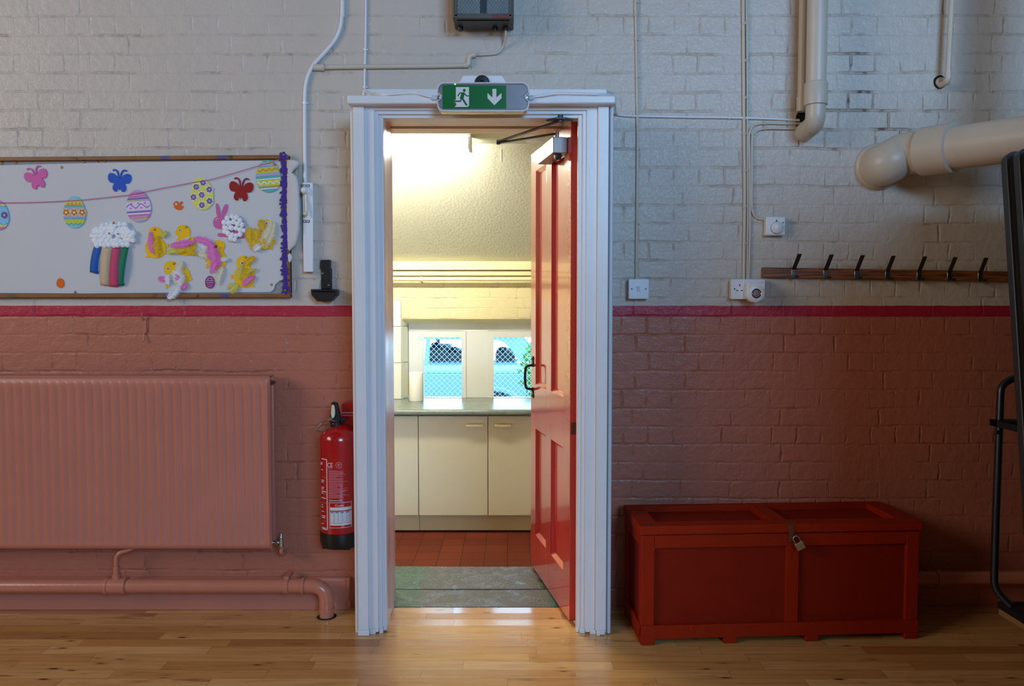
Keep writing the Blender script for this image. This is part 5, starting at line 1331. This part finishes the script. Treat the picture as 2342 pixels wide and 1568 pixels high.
mb = MB(); wbox(mb, 1126, 33.5, 1165, 40.5, YFL - 0.0112, YFL - 0.009); mb.build('sticker', 'sticker_red', fl)
mb = MB(); mb.box((a + 0.018, YFL + 0.02, zb_ - 0.003), (b - 0.018, -0.02, zb_ + 0.002)); mb.build('base_plate', 'dark_metal', fl)
for px_, nm in ((1053, 'black_plastic'), (1132, 'black_plastic'), (1156, 'black_plastic')):
    x_ = X(px_, 65, -0.05); mb = MB(); mb.lathe([(0.0, -0.016), (0.011, -0.016), (0.012, 0.0), (0.0, 0.0)], (x_, -0.05, zb_), 12); mb.build('gland', nm, fl)

# ------------------------------------------------------------------ cables and conduits
def cable(name, pts, r, mat, label, cat='cable', clips=(), n_=6, rough=False):
    if pts[0][1] < -5: pts = [(pts[0][0], -900)] + list(pts)      # runs on up the wall
    P_ = [(W(q[0], q[1], q[2]) if len(q) == 3 else W(q[0], q[1], -r)) for q in pts]
    o = MB().tube(spline(P_, n_), r, n=10).build(name, mat, smooth=60)
    tag(o, label, cat)
    for c_ in clips:
        w_ = W(c_[0], c_[1], -r); mb = MB()
        if c_[2] == 'h': mb.tube([w_ - Vector((0.004, 0, 0)), w_ + Vector((0.004, 0, 0))], r + 0.0018, n=10); mb.lathe_y([(0.0035, 0), (0.003, 0.002), (0, 0.003)], w_ + Vector((0, -0.002, r + 0.004)), 10)
        else: mb.tube([w_ - Vector((0, 0, 0.005)), w_ + Vector((0, 0, 0.005))], r + 0.0018, n=10); mb.lathe_y([(0.0035, 0), (0.003, 0.002), (0, 0.003)], w_ + Vector((r + 0.004, -0.002, 0)), 10)
        mb.build('clip', mat, o)
    return o
cable('winder_conduit', [(784, -30), (783, 0), (781, 50), (770, 85), (748, 115), (718, 148), (704, 175), (698, 205), (697, 245), (697, 330), (698, 418)], 0.0085, 'white_plastic', 'white conduit curving down to the window winder box', 'conduit', [(697, 236, 'v')])
cable('sign_cable', [(837, -30), (837, 0), (836, 100), (834, 180), (835, 203, -0.012), (840, 211, -0.06), (855, 215, -0.2), (875, 216.5, -0.325), (935, 213, -0.33), (955, 213, -0.34), (975, 219, -0.34), (990, 222, -0.335)], 0.0055, 'white_plastic', 'white cable running down the wall to the left end of the exit sign', 'cable', [(835, 114, 'v'), (834, 200, 'v')])
cable('sign_cable', [(1216, 222, -0.335), (1240, 219, -0.34), (1275, 214, -0.337), (1330, 215, -0.334), (1370, 216, -0.333), (1400, 219, -0.28), (1406, 240, -0.1), (1409, 258, -0.02), (1420, 263, -0.006), (1450, 265), (1560, 267.5), (1670, 269), (1760, 271.5), (1828, 275, 0.0)], 0.0055, 'white_plastic', 'white cable from right end of the exit sign along the wall to the soil pipe', 'cable', [(1449, 265, 'h'), (1668, 269, 'h')])
o = cable('flood_conduit', [(722, 154), (800, 153), (900, 152), (1000, 151), (1066, 149.5)], 0.0095, 'cream_paint', 'painted conduit running across the wall below the floodlight', 'conduit', n_=2)
mb = MB(); a_ = W(722, 154, -0.0095); mb.tube([a_ + Vector((-0.008, 0, 0)), a_ + Vector((0.03, 0, -0.001))], 0.014, n=14); mb.tube([a_ + Vector((0.03, 0, 0)), a_ + Vector((0.038, 0, 0))], 0.0165, n=8); mb.build('end_cap', 'cream_paint', o, smooth=60)
mb = MB(); mb.tube(fillet([W(1060, 149.5, -0.0095), W(1072, 149, -0.0095), W(1073, 128, -0.0095), W(1088, 125, -0.0095)], 0.02), 0.0115, n=12); mb.build('elbow', 'cream_paint', o, smooth=60)
cable('flood_cable', [(1085, 125.5), (1110, 124.5), (1135, 122), (1148, 112), (1154, 98, -0.02), (1157, 80, -0.045), (1156.5, 66, -0.05)], 0.0055, 'cream_paint', 'thin cable looping from the painted conduit up into the floodlight', 'cable')
vclips = lambda x_, ys: [(x_, y_, 'v') for y_ in ys]
cable('switch_conduit', [(1453, -30), (1453, 0), (1455, 90), (1456.5, 175), (1457.5, 260), (1458, 340), (1457, 470), (1456, 560), (1455.5, 640)], 0.0062, 'cream_paint', 'thin painted conduit dropping to the light switch', 'conduit', [(1454, 5, 'v'), (1455, 91, 'v'), (1457, 176, 'v'), (1458, 340, 'v'), (1457, 511, 'v'), (1456, 598, 'v')])
cable('socket_conduit', [(1700, -30), (1700, 60), (1701, 200), (1702, 320), (1703, 450), (1702, 560), (1701, 640)], 0.0072, 'cream_paint', 'left one of the painted conduits dropping to the double socket', 'conduit', [(1701, 54, 'v'), (1702, 139, 'v'), (1703, 224, 'v'), (1702, 306, 'v'), (1703, 390, 'v'), (1703, 472, 'v'), (1702, 557, 'v')])
cable('socket_conduit', [(1707, -30), (1708, 60), (1709, 200), (1709, 330), (1710, 470), (1709, 560), (1708, 640)], 0.0052, 'cream_paint', 'thin painted conduit running close beside the left socket conduit', 'conduit')
cable('socket_cable', [(1832, 282, 0.0), (1800, 283), (1760, 282), (1738, 283), (1720, 290), (1714, 306), (1713.5, 330), (1715, 420), (1715, 540), (1712, 640)], 0.0052, 'cream_paint', 'upper painted cable bending from soil pipe hole down to the socket', 'cable', [(1748, 282.5, 'h')])
cable('thermostat_cable', [(1832, 293, 0.0), (1800, 294), (1755, 293.5), (1735, 297), (1723, 306), (1720, 322), (1720, 400), (1719.5, 465), (1723, 488), (1733, 499), (1750, 501.5)], 0.0055, 'cream_paint', 'lower painted cable bending from soil pipe hole down to the thermostat', 'cable', [(1748, 294, 'h'), (1721, 306, 'v'), (1720, 473, 'v')])

# ------------------------------------------------------------------ soil pipes
YSP = -0.13
xsp = X(1868, 100, YSP); rsp = 0.0405
zj, ze = Z(192, YSP), Z(282, YSP)
sp_ = thing('soil_pipe', (xsp, -0.06, ze), 'cream painted vertical soil pipe bending into a hole in the wall', 'pipe')
MB().tube([(xsp, YSP, 3.6), (xsp, YSP, zj - 0.02)], rsp, n=28).build('pipe', 'cream_paint', sp_, smooth=60)
MB().lathe([(rsp, 0.0), (rsp + 0.0065, 0.003), (rsp + 0.0065, 0.088), (rsp + 0.003, 0.094), (rsp, 0.096)], (xsp, YSP, Z(242, YSP)), 28).build('collar', 'cream_paint', sp_, smooth=60)
MB().tube(fillet([(xsp, YSP, Z(242, YSP) + 0.01), (xsp, YSP, ze), (X(1838, 290, 0) , 0.02, ze - 0.012)], 0.075, 12), rsp - 0.001, n=28).build('elbow', 'cream_paint', sp_, smooth=60)
x_ = X(1835, 130, -0.03)
sl = MB().tube([(x_, -0.03, 3.6), (x_, -0.03, Z(222, -0.03))], 0.017, n=18); sl.tube([(x_, -0.03, Z(222, -.03)), (x_, -0.03, Z(255, -.03))], 0.021, n=18)
tag(sl.build('waste_pipe', 'cream_paint', smooth=60), 'slim pipe tucked behind the vertical soil pipe', 'pipe')
YT = -0.058
xt0, xt1 = X(2168, 180, YT), X(2177, 0, YT)
tp = thing('vent_pipe', (xt0, -0.03, Z(190, YT)), 'thin cream pipe with an elbow into the wall near the upper right', 'pipe')
top_ = Vector((xt1 + (xt1 - xt0) * 3.2, YT, Z(0, YT) + (Z(0, YT) - Z(180, YT)) * 3.2))
MB().tube([top_, (xt0, YT, Z(165, YT))], 0.0112, n=18).build('pipe', 'cream_paint', tp, smooth=60)
MB().tube(fillet([(xt0 + 0.001, YT, Z(162, YT)), (xt0, YT, Z(187, YT)), (X(2150, 190, 0), 0.01, Z(187, YT) + 0.002)], 0.02, 8), 0.0128, n=18).build('elbow', 'cream_paint', tp, smooth=60)
c_ = W(2150, 188, -0.002); MB().lathe_y([(0.020, -0.01), (0.020, 0.008), (0.0, 0.009)], c_, 20).build('wall_sleeve', 'cream_paint', tp)
# big pipe that leaves the wall and runs towards the room
bp = thing('duct_pipe', W(2000, 440, -0.1), 'fat cream pipe leaving the wall in a bulging elbow above the coat rack', 'pipe')
A0, A1 = W(2136, 344, -0.16), W(2342, 317, -0.44)
dv = (A1 - A0).normalized(); A2 = A0 + dv * 0.62
MB().tube(fillet([A0, A2, A2 + Vector((0.05, 0.02, 1.9))], 0.16, 10), 0.085, n=40).build('pipe', 'cream_paint', bp, smooth=60)
mb = MB(); q0, q1 = A0 - dv * 0.045, A0 + dv * 0.085
mb.tube([q0, q0 + dv * 0.002, q1 - dv * 0.004, q1], 0.1, n=40, radii=[0.083, 0.1, 0.1, 0.086]); mb.build('collar', 'cream_paint', bp, smooth=40)
h0 = W(2010, 380, -0.014)
mb = MB(); mb.tube(spline([h0, h0 + Vector((0.012, -0.05, 0.004)), A0 - dv * 0.13 + Vector((0.0, -0.004, 0.0)), A0 - dv * 0.03], 8), 0.088, n=40, radii=None); mb.build('elbow', 'cream_paint', bp, smooth=70)
mb = MB(); mb.lathe_y([(0.098, 0.0), (0.098, 0.010), (0.092, 0.022), (0.07, 0.024)], Vector((h0.x, 0, h0.z)), 32); mb.build('mortar_ring', 'cream_paint', bp, smooth=60)

# ------------------------------------------------------------------ switch, socket, alarm plug, thermostat
def faceplate(t, x0, y0, x1, y1, yb, yf, nm='faceplate'):
    mb = MB(); wbox(mb, x0, y0, x1, y1, yf, yb); return mb.build(nm, 'white_plastic', t, bevel=0.0025)
sw = thing('light_switch', W(1461, 684, 0), 'square white light switch in a surface box right of the doorway', 'light switch')
mb = MB(); wbox(mb, 1438.5, 638, 1484, 683, -0.036, 0); mb.build('back_box', 'white_plastic', sw, bevel=0.003)
faceplate(sw, 1438, 637.5, 1484.5, 683.5, -0.036, -0.044)
mb = MB(); mb.hexa([W(1457, 667, -0.044), W(1464, 667, -0.044), W(1464, 667, -0.040), W(1457, 667, -0.040), W(1457, 654, -0.050), W(1464, 654, -0.050), W(1464, 654, -0.040), W(1457, 654, -0.040)]); mb.build('rocker', 'white_plastic', sw, bevel=0.001)
for px_ in (1445, 1477): MB().lathe_y([(0.0034, 0.0), (0.0034, 0.0006), (0.0, 0.0008)], W(px_, 660.5, -0.044), 12).build('screw', 'dark_metal', sw)
so = thing('double_socket', W(1712, 684, 0), 'white double wall socket with an alarm plugged into its right half', 'socket')
mb = MB(); wbox(mb, 1673, 638.5, 1750, 683, -0.036, 0); mb.build('back_box', 'white_plastic', so, bevel=0.003)
faceplate(so, 1672.5, 638, 1750.5, 684, -0.036, -0.045)
mb = MB()
for px_, py_, w_, h_ in ((1692, 652, 2.0, 5), (1686, 664, 4.0, 2.0), (1697, 664, 4.0, 2.0)): wbox(mb, px_ - w_ / 2, py_ - h_ / 2, px_ + w_ / 2, py_ + h_ / 2, -0.0454, -0.044)
mb.build('pin_holes', 'hole_black', so)
MB().lathe_y([(0.0034, 0.0), (0.0034, 0.0006), (0.0, 0.0008)], W(1680, 660.5, -0.045), 12).build('screw', 'dark_metal', so)
mb = MB(); mb.hexa([W(1706, 656, -0.045), W(1711.5, 656, -0.045), W(1711.5, 656, -0.042), W(1706, 656, -0.042), W(1706, 645, -0.049), W(1711.5, 645, -0.049), W(1711.5, 645, -0.042), W(1706, 645, -0.042)]); mb.build('rocker', 'white_plastic', so, bevel=0.001)
ap = thing('plug_in_alarm', W(1729, 692, -0.06), 'white plug-in device with round dark lens and red glow in the socket', 'plug-in alarm')
cc = W(1729.5, 671, -0.09); r_ = (X(1750.5, 671, -0.09) - X(1708.5, 671, -0.09)) / 2; ztp = Z(645, -0.09)
poly = [(cc.x + r_ * math.cos(PI + PI * k / 16), cc.z + r_ * math.sin(PI + PI * k / 16)) for k in range(17)] + [(cc.x + r_, ztp), (cc.x - r_ * 0.9, ztp)]
MB().prism(poly, -0.09, -0.0455).build('body', 'white_plastic', ap, bevel=0.004)
MB().lathe_y([(r_ * 0.86, 0.0), (r_ * 0.82, 0.006), (r_ * 0.55, 0.008), (r_ * 0.5, 0.002)], cc, 32).build('ring', 'white_plastic', ap, smooth=60)
MB().lathe_y([(r_ * 0.52, 0.0), (r_ * 0.5, 0.005), (r_ * 0.42, 0.006)], cc, 28).build('bezel', 'black_plastic', ap)
MB().lathe_y([(r_ * 0.44, 0.004), (r_ * 0.3, 0.0065), (0.0, 0.007)], cc, 24).build('lens', 'label_grey', ap, smooth=60)
for sg, s_ in ((1, 0.0024), (-1, 0.0014)): MB().blob(cc + Vector((sg * r_ * 0.46, -0.008, -0.001)), s_, lump=0, seg=10).build('glow', 'led_red', ap)
th = thing('thermostat', W(1774, 540, 0), 'white room thermostat with round dial on the right wall', 'thermostat')
mb = MB(); wbox(mb, 1752, 495, 1797, 538, -0.035, 0); mb.build('housing', 'white_plastic', th, bevel=0.005, seg=3)
c_ = W(1776.5, 521, -0.035)
MB().lathe_y([(0.0265, 0.0), (0.0265, 0.001), (0.0, 0.001)], c_, 28).build('dial_gap', 'label_grey', th)
MB().lathe_y([(0.0248, 0.0), (0.0245, 0.008), (0.022, 0.010), (0.0, 0.0105)], c_, 28).build('dial', 'white_plastic', th, smooth=50)
mb = MB(); w_ = W(1776, 504, -0.0352); mb.prism([(w_.x - 0.0035, w_.z - 0.004), (w_.x + 0.0035, w_.z - 0.004), (w_.x, w_.z + 0.006)], -0.0356, -0.034); mb.build('pointer', 'ink_dark', th)
MB().lathe_y([(0.003, 0.0), (0.003, 0.0006), (0.0, 0.0008)], W(1791, 509, -0.035), 10).build('screw', 'dark_metal', th)

# ------------------------------------------------------------------ coat rack
YK = -0.022
cr = thing('coat_rack', W(2020, 641, 0), 'dark stained wooden rail with seven metal coat hooks', 'coat rack')
L0, R0 = W(1745, 622, YK), W(2296, 632, YK)
zt_a, zb_a, zt_b, zb_b = Z(611, YK), Z(634, YK), Z(620, YK), Z(643, YK)
ext_ = 0.5; sl_ = (zt_b - zt_a) / (R0.x - L0.x)
poly = [(L0.x, zb_a), (R0.x + ext_, zb_b + sl_ * ext_), (R0.x + ext_, zt_b + sl_ * ext_), (L0.x, zt_a)]
MB().prism(poly, YK, 0.0).build('rail', 'stained_pine', cr, bevel=0.002)
for k in range(7):
    px_ = (1814.5, 1887.5, 1958.5, 2029, 2101, 2170.5, 2241)[k]; c_ = W(px_, 625 + (px_ - 1745) * 0.0182, YK)
    hk_ = MB(); hk_.box((c_.x - 0.0088, YK - 0.003, c_.z - 0.020), (c_.x + 0.0088, YK, c_.z + 0.021))
    o = hk_.build('hook', 'steel', cr, bevel=0.001)
    tip = W(px_ + 15, 581 + (px_ - 1814) * 0.021, YK - 0.085); b0 = Vector((c_.x, YK - 0.004, c_.z + 0.018)); wv = Vector((0.0088, 0, 0)); tv = Vector((0, 0.0022, 0.0022))
    mb = MB(); mb.hexa([b0 - wv, b0 + wv, b0 + wv + tv, b0 - wv + tv, tip - wv, tip + wv, tip + wv + tv, tip - wv + tv]); mb.build('prong', 'dark_metal', o, bevel=0.0006)
    mb = MB(); d0 = Vector((c_.x, YK - 0.003, c_.z - 0.018)); d1 = d0 + Vector((0.001, -0.034, -0.001))
    mb.hexa([d0 - wv, d0 + wv, d1 + wv, d1 - wv, d0 - wv + Vector((0, 0, 0.003)), d0 + wv + Vector((0, 0, 0.003)), d1 + wv + Vector((0, 0, 0.003)), d1 - wv + Vector((0, 0, 0.003))]); mb.hexa([d1 - wv, d1 + wv, d1 + wv + Vector((0, 0.0025, 0)), d1 - wv + Vector((0, 0.0025, 0)), d1 - wv + Vector((0, -0.002, 0.011)), d1 + wv + Vector((0, -0.002, 0.011)), d1 + wv + Vector((0, 0.001, 0.011)), d1 - wv + Vector((0, 0.001, 0.011))]); mb.build('lower_lip', 'dark_metal', o)
    for dz_ in (0.011, -0.006): MB().lathe_y([(0.0028, 0.0), (0.0028, 0.0008), (0.0, 0.001)], Vector((c_.x, YK - 0.003, c_.z + dz_)), 10).build('screw', 'dark_metal', o)

# ------------------------------------------------------------------ red chest
CH0 = Vector((0.507, -0.385, 0)); ca = math.radians(3.3); CL, CDp, CHh = 1.122, 0.322, 0.475
c1 = Vector((math.cos(ca), math.sin(ca), 0)); c2 = Vector((-math.sin(ca), math.cos(ca), 0))
def CP(s, t, z): return CH0 + c1 * s + c2 * t + Vector((0, 0, z))
def cbox(mb, s0, s1, t0, t1, z0, z1, mat=0):
    return mb.hexa([CP(s0, t0, z0), CP(s1, t0, z0), CP(s1, t1, z0), CP(s0, t1, z0), CP(s0, t0, z1), CP(s1, t0, z1), CP(s1, t1, z1), CP(s0, t1, z1)], mat)
ch = thing('storage_chest', CP(CL / 2, CDp / 2, 0), 'long worn red wooden chest with panelled lid against the brick wall', 'chest')
zl_ = CHh - 0.036
mb = MB()
cbox(mb, 0.012, CL - 0.012, 0.014, CDp - 0.004, 0.03, zl_ - 0.03); mb.build('box', 'chest_panel_red', ch)
mid = 0.606
mb = MB()
cbox(mb, 0, 0.052, 0, 0.02, 0.028, zl_ - 0.002); cbox(mb, CL - 0.052, CL, 0, 0.02, 0.028, zl_ - 0.002); cbox(mb, mid - 0.026, mid + 0.026, 0.002, 0.02, 0.028, zl_ - 0.01)
cbox(mb, 0.0515, CL - 0.0515, 0.001, 0.02, zl_ - 0.055, zl_ - 0.003); cbox(mb, 0.0, CL, -0.006, 0.02, 0.024, 0.078)
cbox(mb, 0.0, 0.018, 0.0195, CDp, zl_ - 0.055, zl_ - 0.003); cbox(mb, -0.004, 0.018, 0.0195, CDp, 0.024, 0.078); cbox(mb, 0.0, 0.018, CDp - 0.05, CDp, 0.077, zl_ - 0.054); cbox(mb, 0.0, 0.018, 0.0195, 0.05, 0.077, zl_ - 0.054)
cbox(mb, CL - 0.018, CL, 0.0195, CDp, zl_ - 0.055, zl_ - 0.003); cbox(mb, CL - 0.018, CL, 0.0195, CDp, 0.024, 0.078)
mb.build('rails', 'chest_red', ch, bevel=0.0025)
lid = MB(); cbox(lid, 0.004, CL - 0.004, 0.004, CDp, zl_, zl_ + 0.012); lo = lid.build('lid', 'chest_panel_red', ch)
mb = MB(); o_ = 0.008
cbox(mb, -o_, CL + o_, -o_, 0.062, zl_ + 0.001, CHh); cbox(mb, -o_, CL + o_, CDp - 0.03, CDp + 0.004, zl_ + 0.001, CHh)
cbox(mb, -o_, 0.07, 0.0615, CDp - 0.0295, zl_ + 0.001, CHh); cbox(mb, CL - 0.07, CL + o_, 0.0615, CDp - 0.0295, zl_ + 0.001, CHh); cbox(mb, 0.536, 0.606, 0.0615, CDp - 0.0295, zl_ + 0.001, CHh - 0.001)
mb.build('lid_frame', 'chest_red', lo, bevel=0.003)
for s_ in (0.0, 0.33, 0.66, CL - 0.055):
    mb = MB(); cbox(mb, s_, s_ + 0.055, -0.006, CDp, 0.0, 0.0265); mb.build('runner', 'chest_red', ch, bevel=0.003)
mb = MB(); cbox(mb, mid - 0.022, mid - 0.002, -o_ - 0.0025, -o_, zl_ - 0.035, CHh - 0.004); cbox(mb, mid - 0.035, mid + 0.012, -o_ - 0.001, 0.012, CHh - 0.0005, CHh + 0.0025)
mb.build('hasp', 'copper_rust', ch, bevel=0.001)
mb = MB(); p0 = CP(mid - 0.012, -o_ - 0.001, zl_ - 0.015)
mb.tube(spline([p0 + Vector((-0.006, 0.006, 0)), p0 + Vector((-0.006, -0.008, 0)), p0 + Vector((0.003, -0.010, 0)), p0 + Vector((0.003, 0.006, 0))], 5), 0.003, n=8); mb.build('staple', 'copper_rust', ch)
mb = MB(); c_ = CP(0.03, 0.012, CHh); mb.lathe([(0.0, 0.003), (0.009, 0.002), (0.011, 0.0), (0.0, 0.0)], c_, 14); mb.build('lid_stud', 'dark_metal', ch)
# padlock
pc_ = CP(mid + 0.006, -o_ - 0.02, zl_ - 0.028)
pl = thing('padlock', pc_ - Vector((0, 0, 0.04)), 'small brass padlock hanging tilted from the chest hasp', 'padlock')
ta = math.radians(28)
def TL(a, b): return (pc_.x + a * math.cos(ta) - b * math.sin(ta), pc_.z + a * math.sin(ta) + b * math.cos(ta))
MB().prism([TL(*q) for q in rrect(-0.017, -0.034, 0.017, -0.004, 0.003, 3)], pc_.y - 0.006, pc_.y + 0.006).build('body', 'padlock_brass', pl, bevel=0.0015)
sh = [(-0.012, -0.006), (-0.012, 0.012)] + [(0.012 * math.cos(PI - PI * k / 8), 0.012 + 0.012 * math.sin(PI * k / 8)) for k in range(1, 8)] + [(0.012, 0.012), (0.012, -0.006)]
MB().tube([(TL(*q)[0], pc_.y, TL(*q)[1]) for q in sh], 0.0032, n=8).build('shackle', 'steel', pl, smooth=60)

# ------------------------------------------------------------------ table trolley at the right edge
tilt = math.radians(8.4); TX0, TX1 = X(2285, 350, -0.56), 3.35
tr = thing('table_trolley', (2.5, -0.8, 0), 'wheeled trolley with tube frame holding leaning folded tables at the right edge', 'trolley')
mb = MB(); mb.prismz([(1.876, -0.44), (3.3, -0.44), (3.3, -1.45), (1.876, -1.45)], 0.145, 0.17); mb.build('deck', 'plywood', tr, bevel=0.002)
mb = MB(); mb.prismz([(1.872, -0.436), (3.304, -0.436), (3.304, -1.454), (1.872, -1.454)], 0.1705, 0.195); mb.build('deck_rim', 'strap_black', tr, bevel=0.003)
YTB = -0.43
mb = MB(); tb = [(1.885, -0.50, 0.20), tuple(W(2273, 1345, YTB - 0.03)), tuple(W(2277, 1200, YTB - 0.02)), tuple(W(2289, 880, YTB + 0.02)), (W(2289, 868, YTB + 0.02).x + 0.055, YTB + 0.02, Z(862, YTB + 0.02)), (3.2, YTB + 0.02, Z(862, YTB + 0.02)), (3.24, YTB - 0.02, 0.2)]
mb.tube(fillet(tb, 0.045, 8), 0.0135, n=14); mb.build('tube_frame', 'trolley_tube', tr, smooth=60)
w_ = W(2282, 988, YTB - 0.014); MB().lathe_y([(0.008, 0.0), (0.008, 0.003), (0.0, 0.006)], w_, 12).build('bolt', 'steel', tr)
for x_, y_ in ((1.98, -0.52), (3.2, -0.52), (1.98, -1.36), (3.2, -1.36)):
    mb = MB(); mb.prismx([(y_ + 0.045 * math.cos(2 * PI * k / 24), 0.0465 + 0.045 * math.sin(2 * PI * k / 24)) for k in range(24)], x_ - 0.013, x_ + 0.013)
    cs = mb.build('castor', 'black_plastic', tr, bevel=0.003)
    mb = MB(); mb.box((x_ - 0.02, y_ - 0.015, 0.045), (x_ - 0.016, y_ + 0.015, 0.1)); mb.box((x_ + 0.016, y_ - 0.015, 0.045), (x_ + 0.02, y_ + 0.015, 0.1)); mb.box((x_ - 0.03, y_ - 0.03, 0.1), (x_ + 0.03, y_ + 0.03, 0.145)); mb.build('fork', 'steel', cs)
ct, st = math.cos(tilt), math.sin(tilt)
TH_ = 1.697
for k in range(5):
    yt = -0.565 - k * 0.066                      # where the table's top edge is
    base = Vector((0, yt - st * TH_ / 1.0, 0.198))
    def TB(x_, h, d): return Vector((x_, base.y + st * h + ct * -d, base.z + ct * h + st * d))
    dx_ = k * 0.002
    t = thing('folding_table', base + Vector(((TX0 + TX1) / 2, 0, 0)), ('rearmost folded table leaning on the trolley, nearest the brick wall', 'second folded table from the wall on the trolley', 'third folded table from the wall on the trolley', 'fourth folded table from the wall, cut by the right edge', 'foremost folded table on the trolley, furthest from the brick wall')[k], 'folding table', 'folded tables on the trolley')
    def slab(u0, u1, h0_, h1_, r, d0, d1, mat, nm, bev):
        o_ = rrect(u0, h0_, u1, h1_, r, 6); n_ = len(o_); mb = MB()
        mb.add([TB(a + dx_, b, d0) for a, b in o_] + [TB(a + dx_, b, d1) for a, b in o_], [tuple(range(n_)), tuple(range(2 * n_ - 1, n_ - 1, -1))] + [(i, i + n_, (i + 1) % n_ + n_, (i + 1) % n_) for i in range(n_)])
        mb.build(nm, mat, t, bevel=bev)
    slab(TX0, TX1, 0.0, TH_, 0.035, 0.0, 0.033, 'table_edge', 'edge_band', 0.003)
    slab(TX0 + 0.012, TX1 - 0.012, 0.012, TH_ - 0.012, 0.03, 0.0325, 0.0345, 'table_top', 'top', 0.0)
    slab(TX0 + 0.05, TX1 - 0.05, 0.05, TH_ - 0.05, 0.03, -0.016, 0.0, 'dark_metal', 'underframe', 0.002)
mb = MB(); zs2 = Z(967, YTB)
mb.box((X(2276, 967, YTB) - 0.006, YTB - 0.02, zs2 - 0.012), (3.3, YTB + 0.028, zs2 + 0.012)); mb.box((X(2276, 967, YTB) - 0.006, -1.18, zs2 - 0.012), (X(2276, 967, YTB) - 0.003, YTB + 0.02, zs2 + 0.012))
tag(mb.build('strap', 'strap_black', bevel=0.001), 'black strap around the trolley frame and the leaning tables', 'strap')

# ------------------------------------------------------------------ added unseen cupboard right of the camera, blocking window light from the lower right
cb = thing('shade_cupboard', (2.9, -2.7, 0), 'added tall brown cupboard with two doors, out of view, shading the lower right of the hall', 'cupboard')
MB().box((1.45, -2.95, 0.0), (3.9, -2.47, 2.3)).build('carcass', 'stained_pine', cb, bevel=0.004)
for a, b, hx_ in ((1.47, 2.82, 2.76), (2.83, 3.88, 2.89)):
    d_ = MB().box((a, -2.97, 0.08), (b, -2.951, 2.27)).build('door', 'stained_pine', cb, bevel=0.003)
    MB().tube(fillet([(hx_, -2.97, 1.0), (hx_, -3.0, 1.0), (hx_, -3.0, 1.14), (hx_, -2.97, 1.14)], 0.015), 0.006, n=8).build('handle', 'steel', d_)
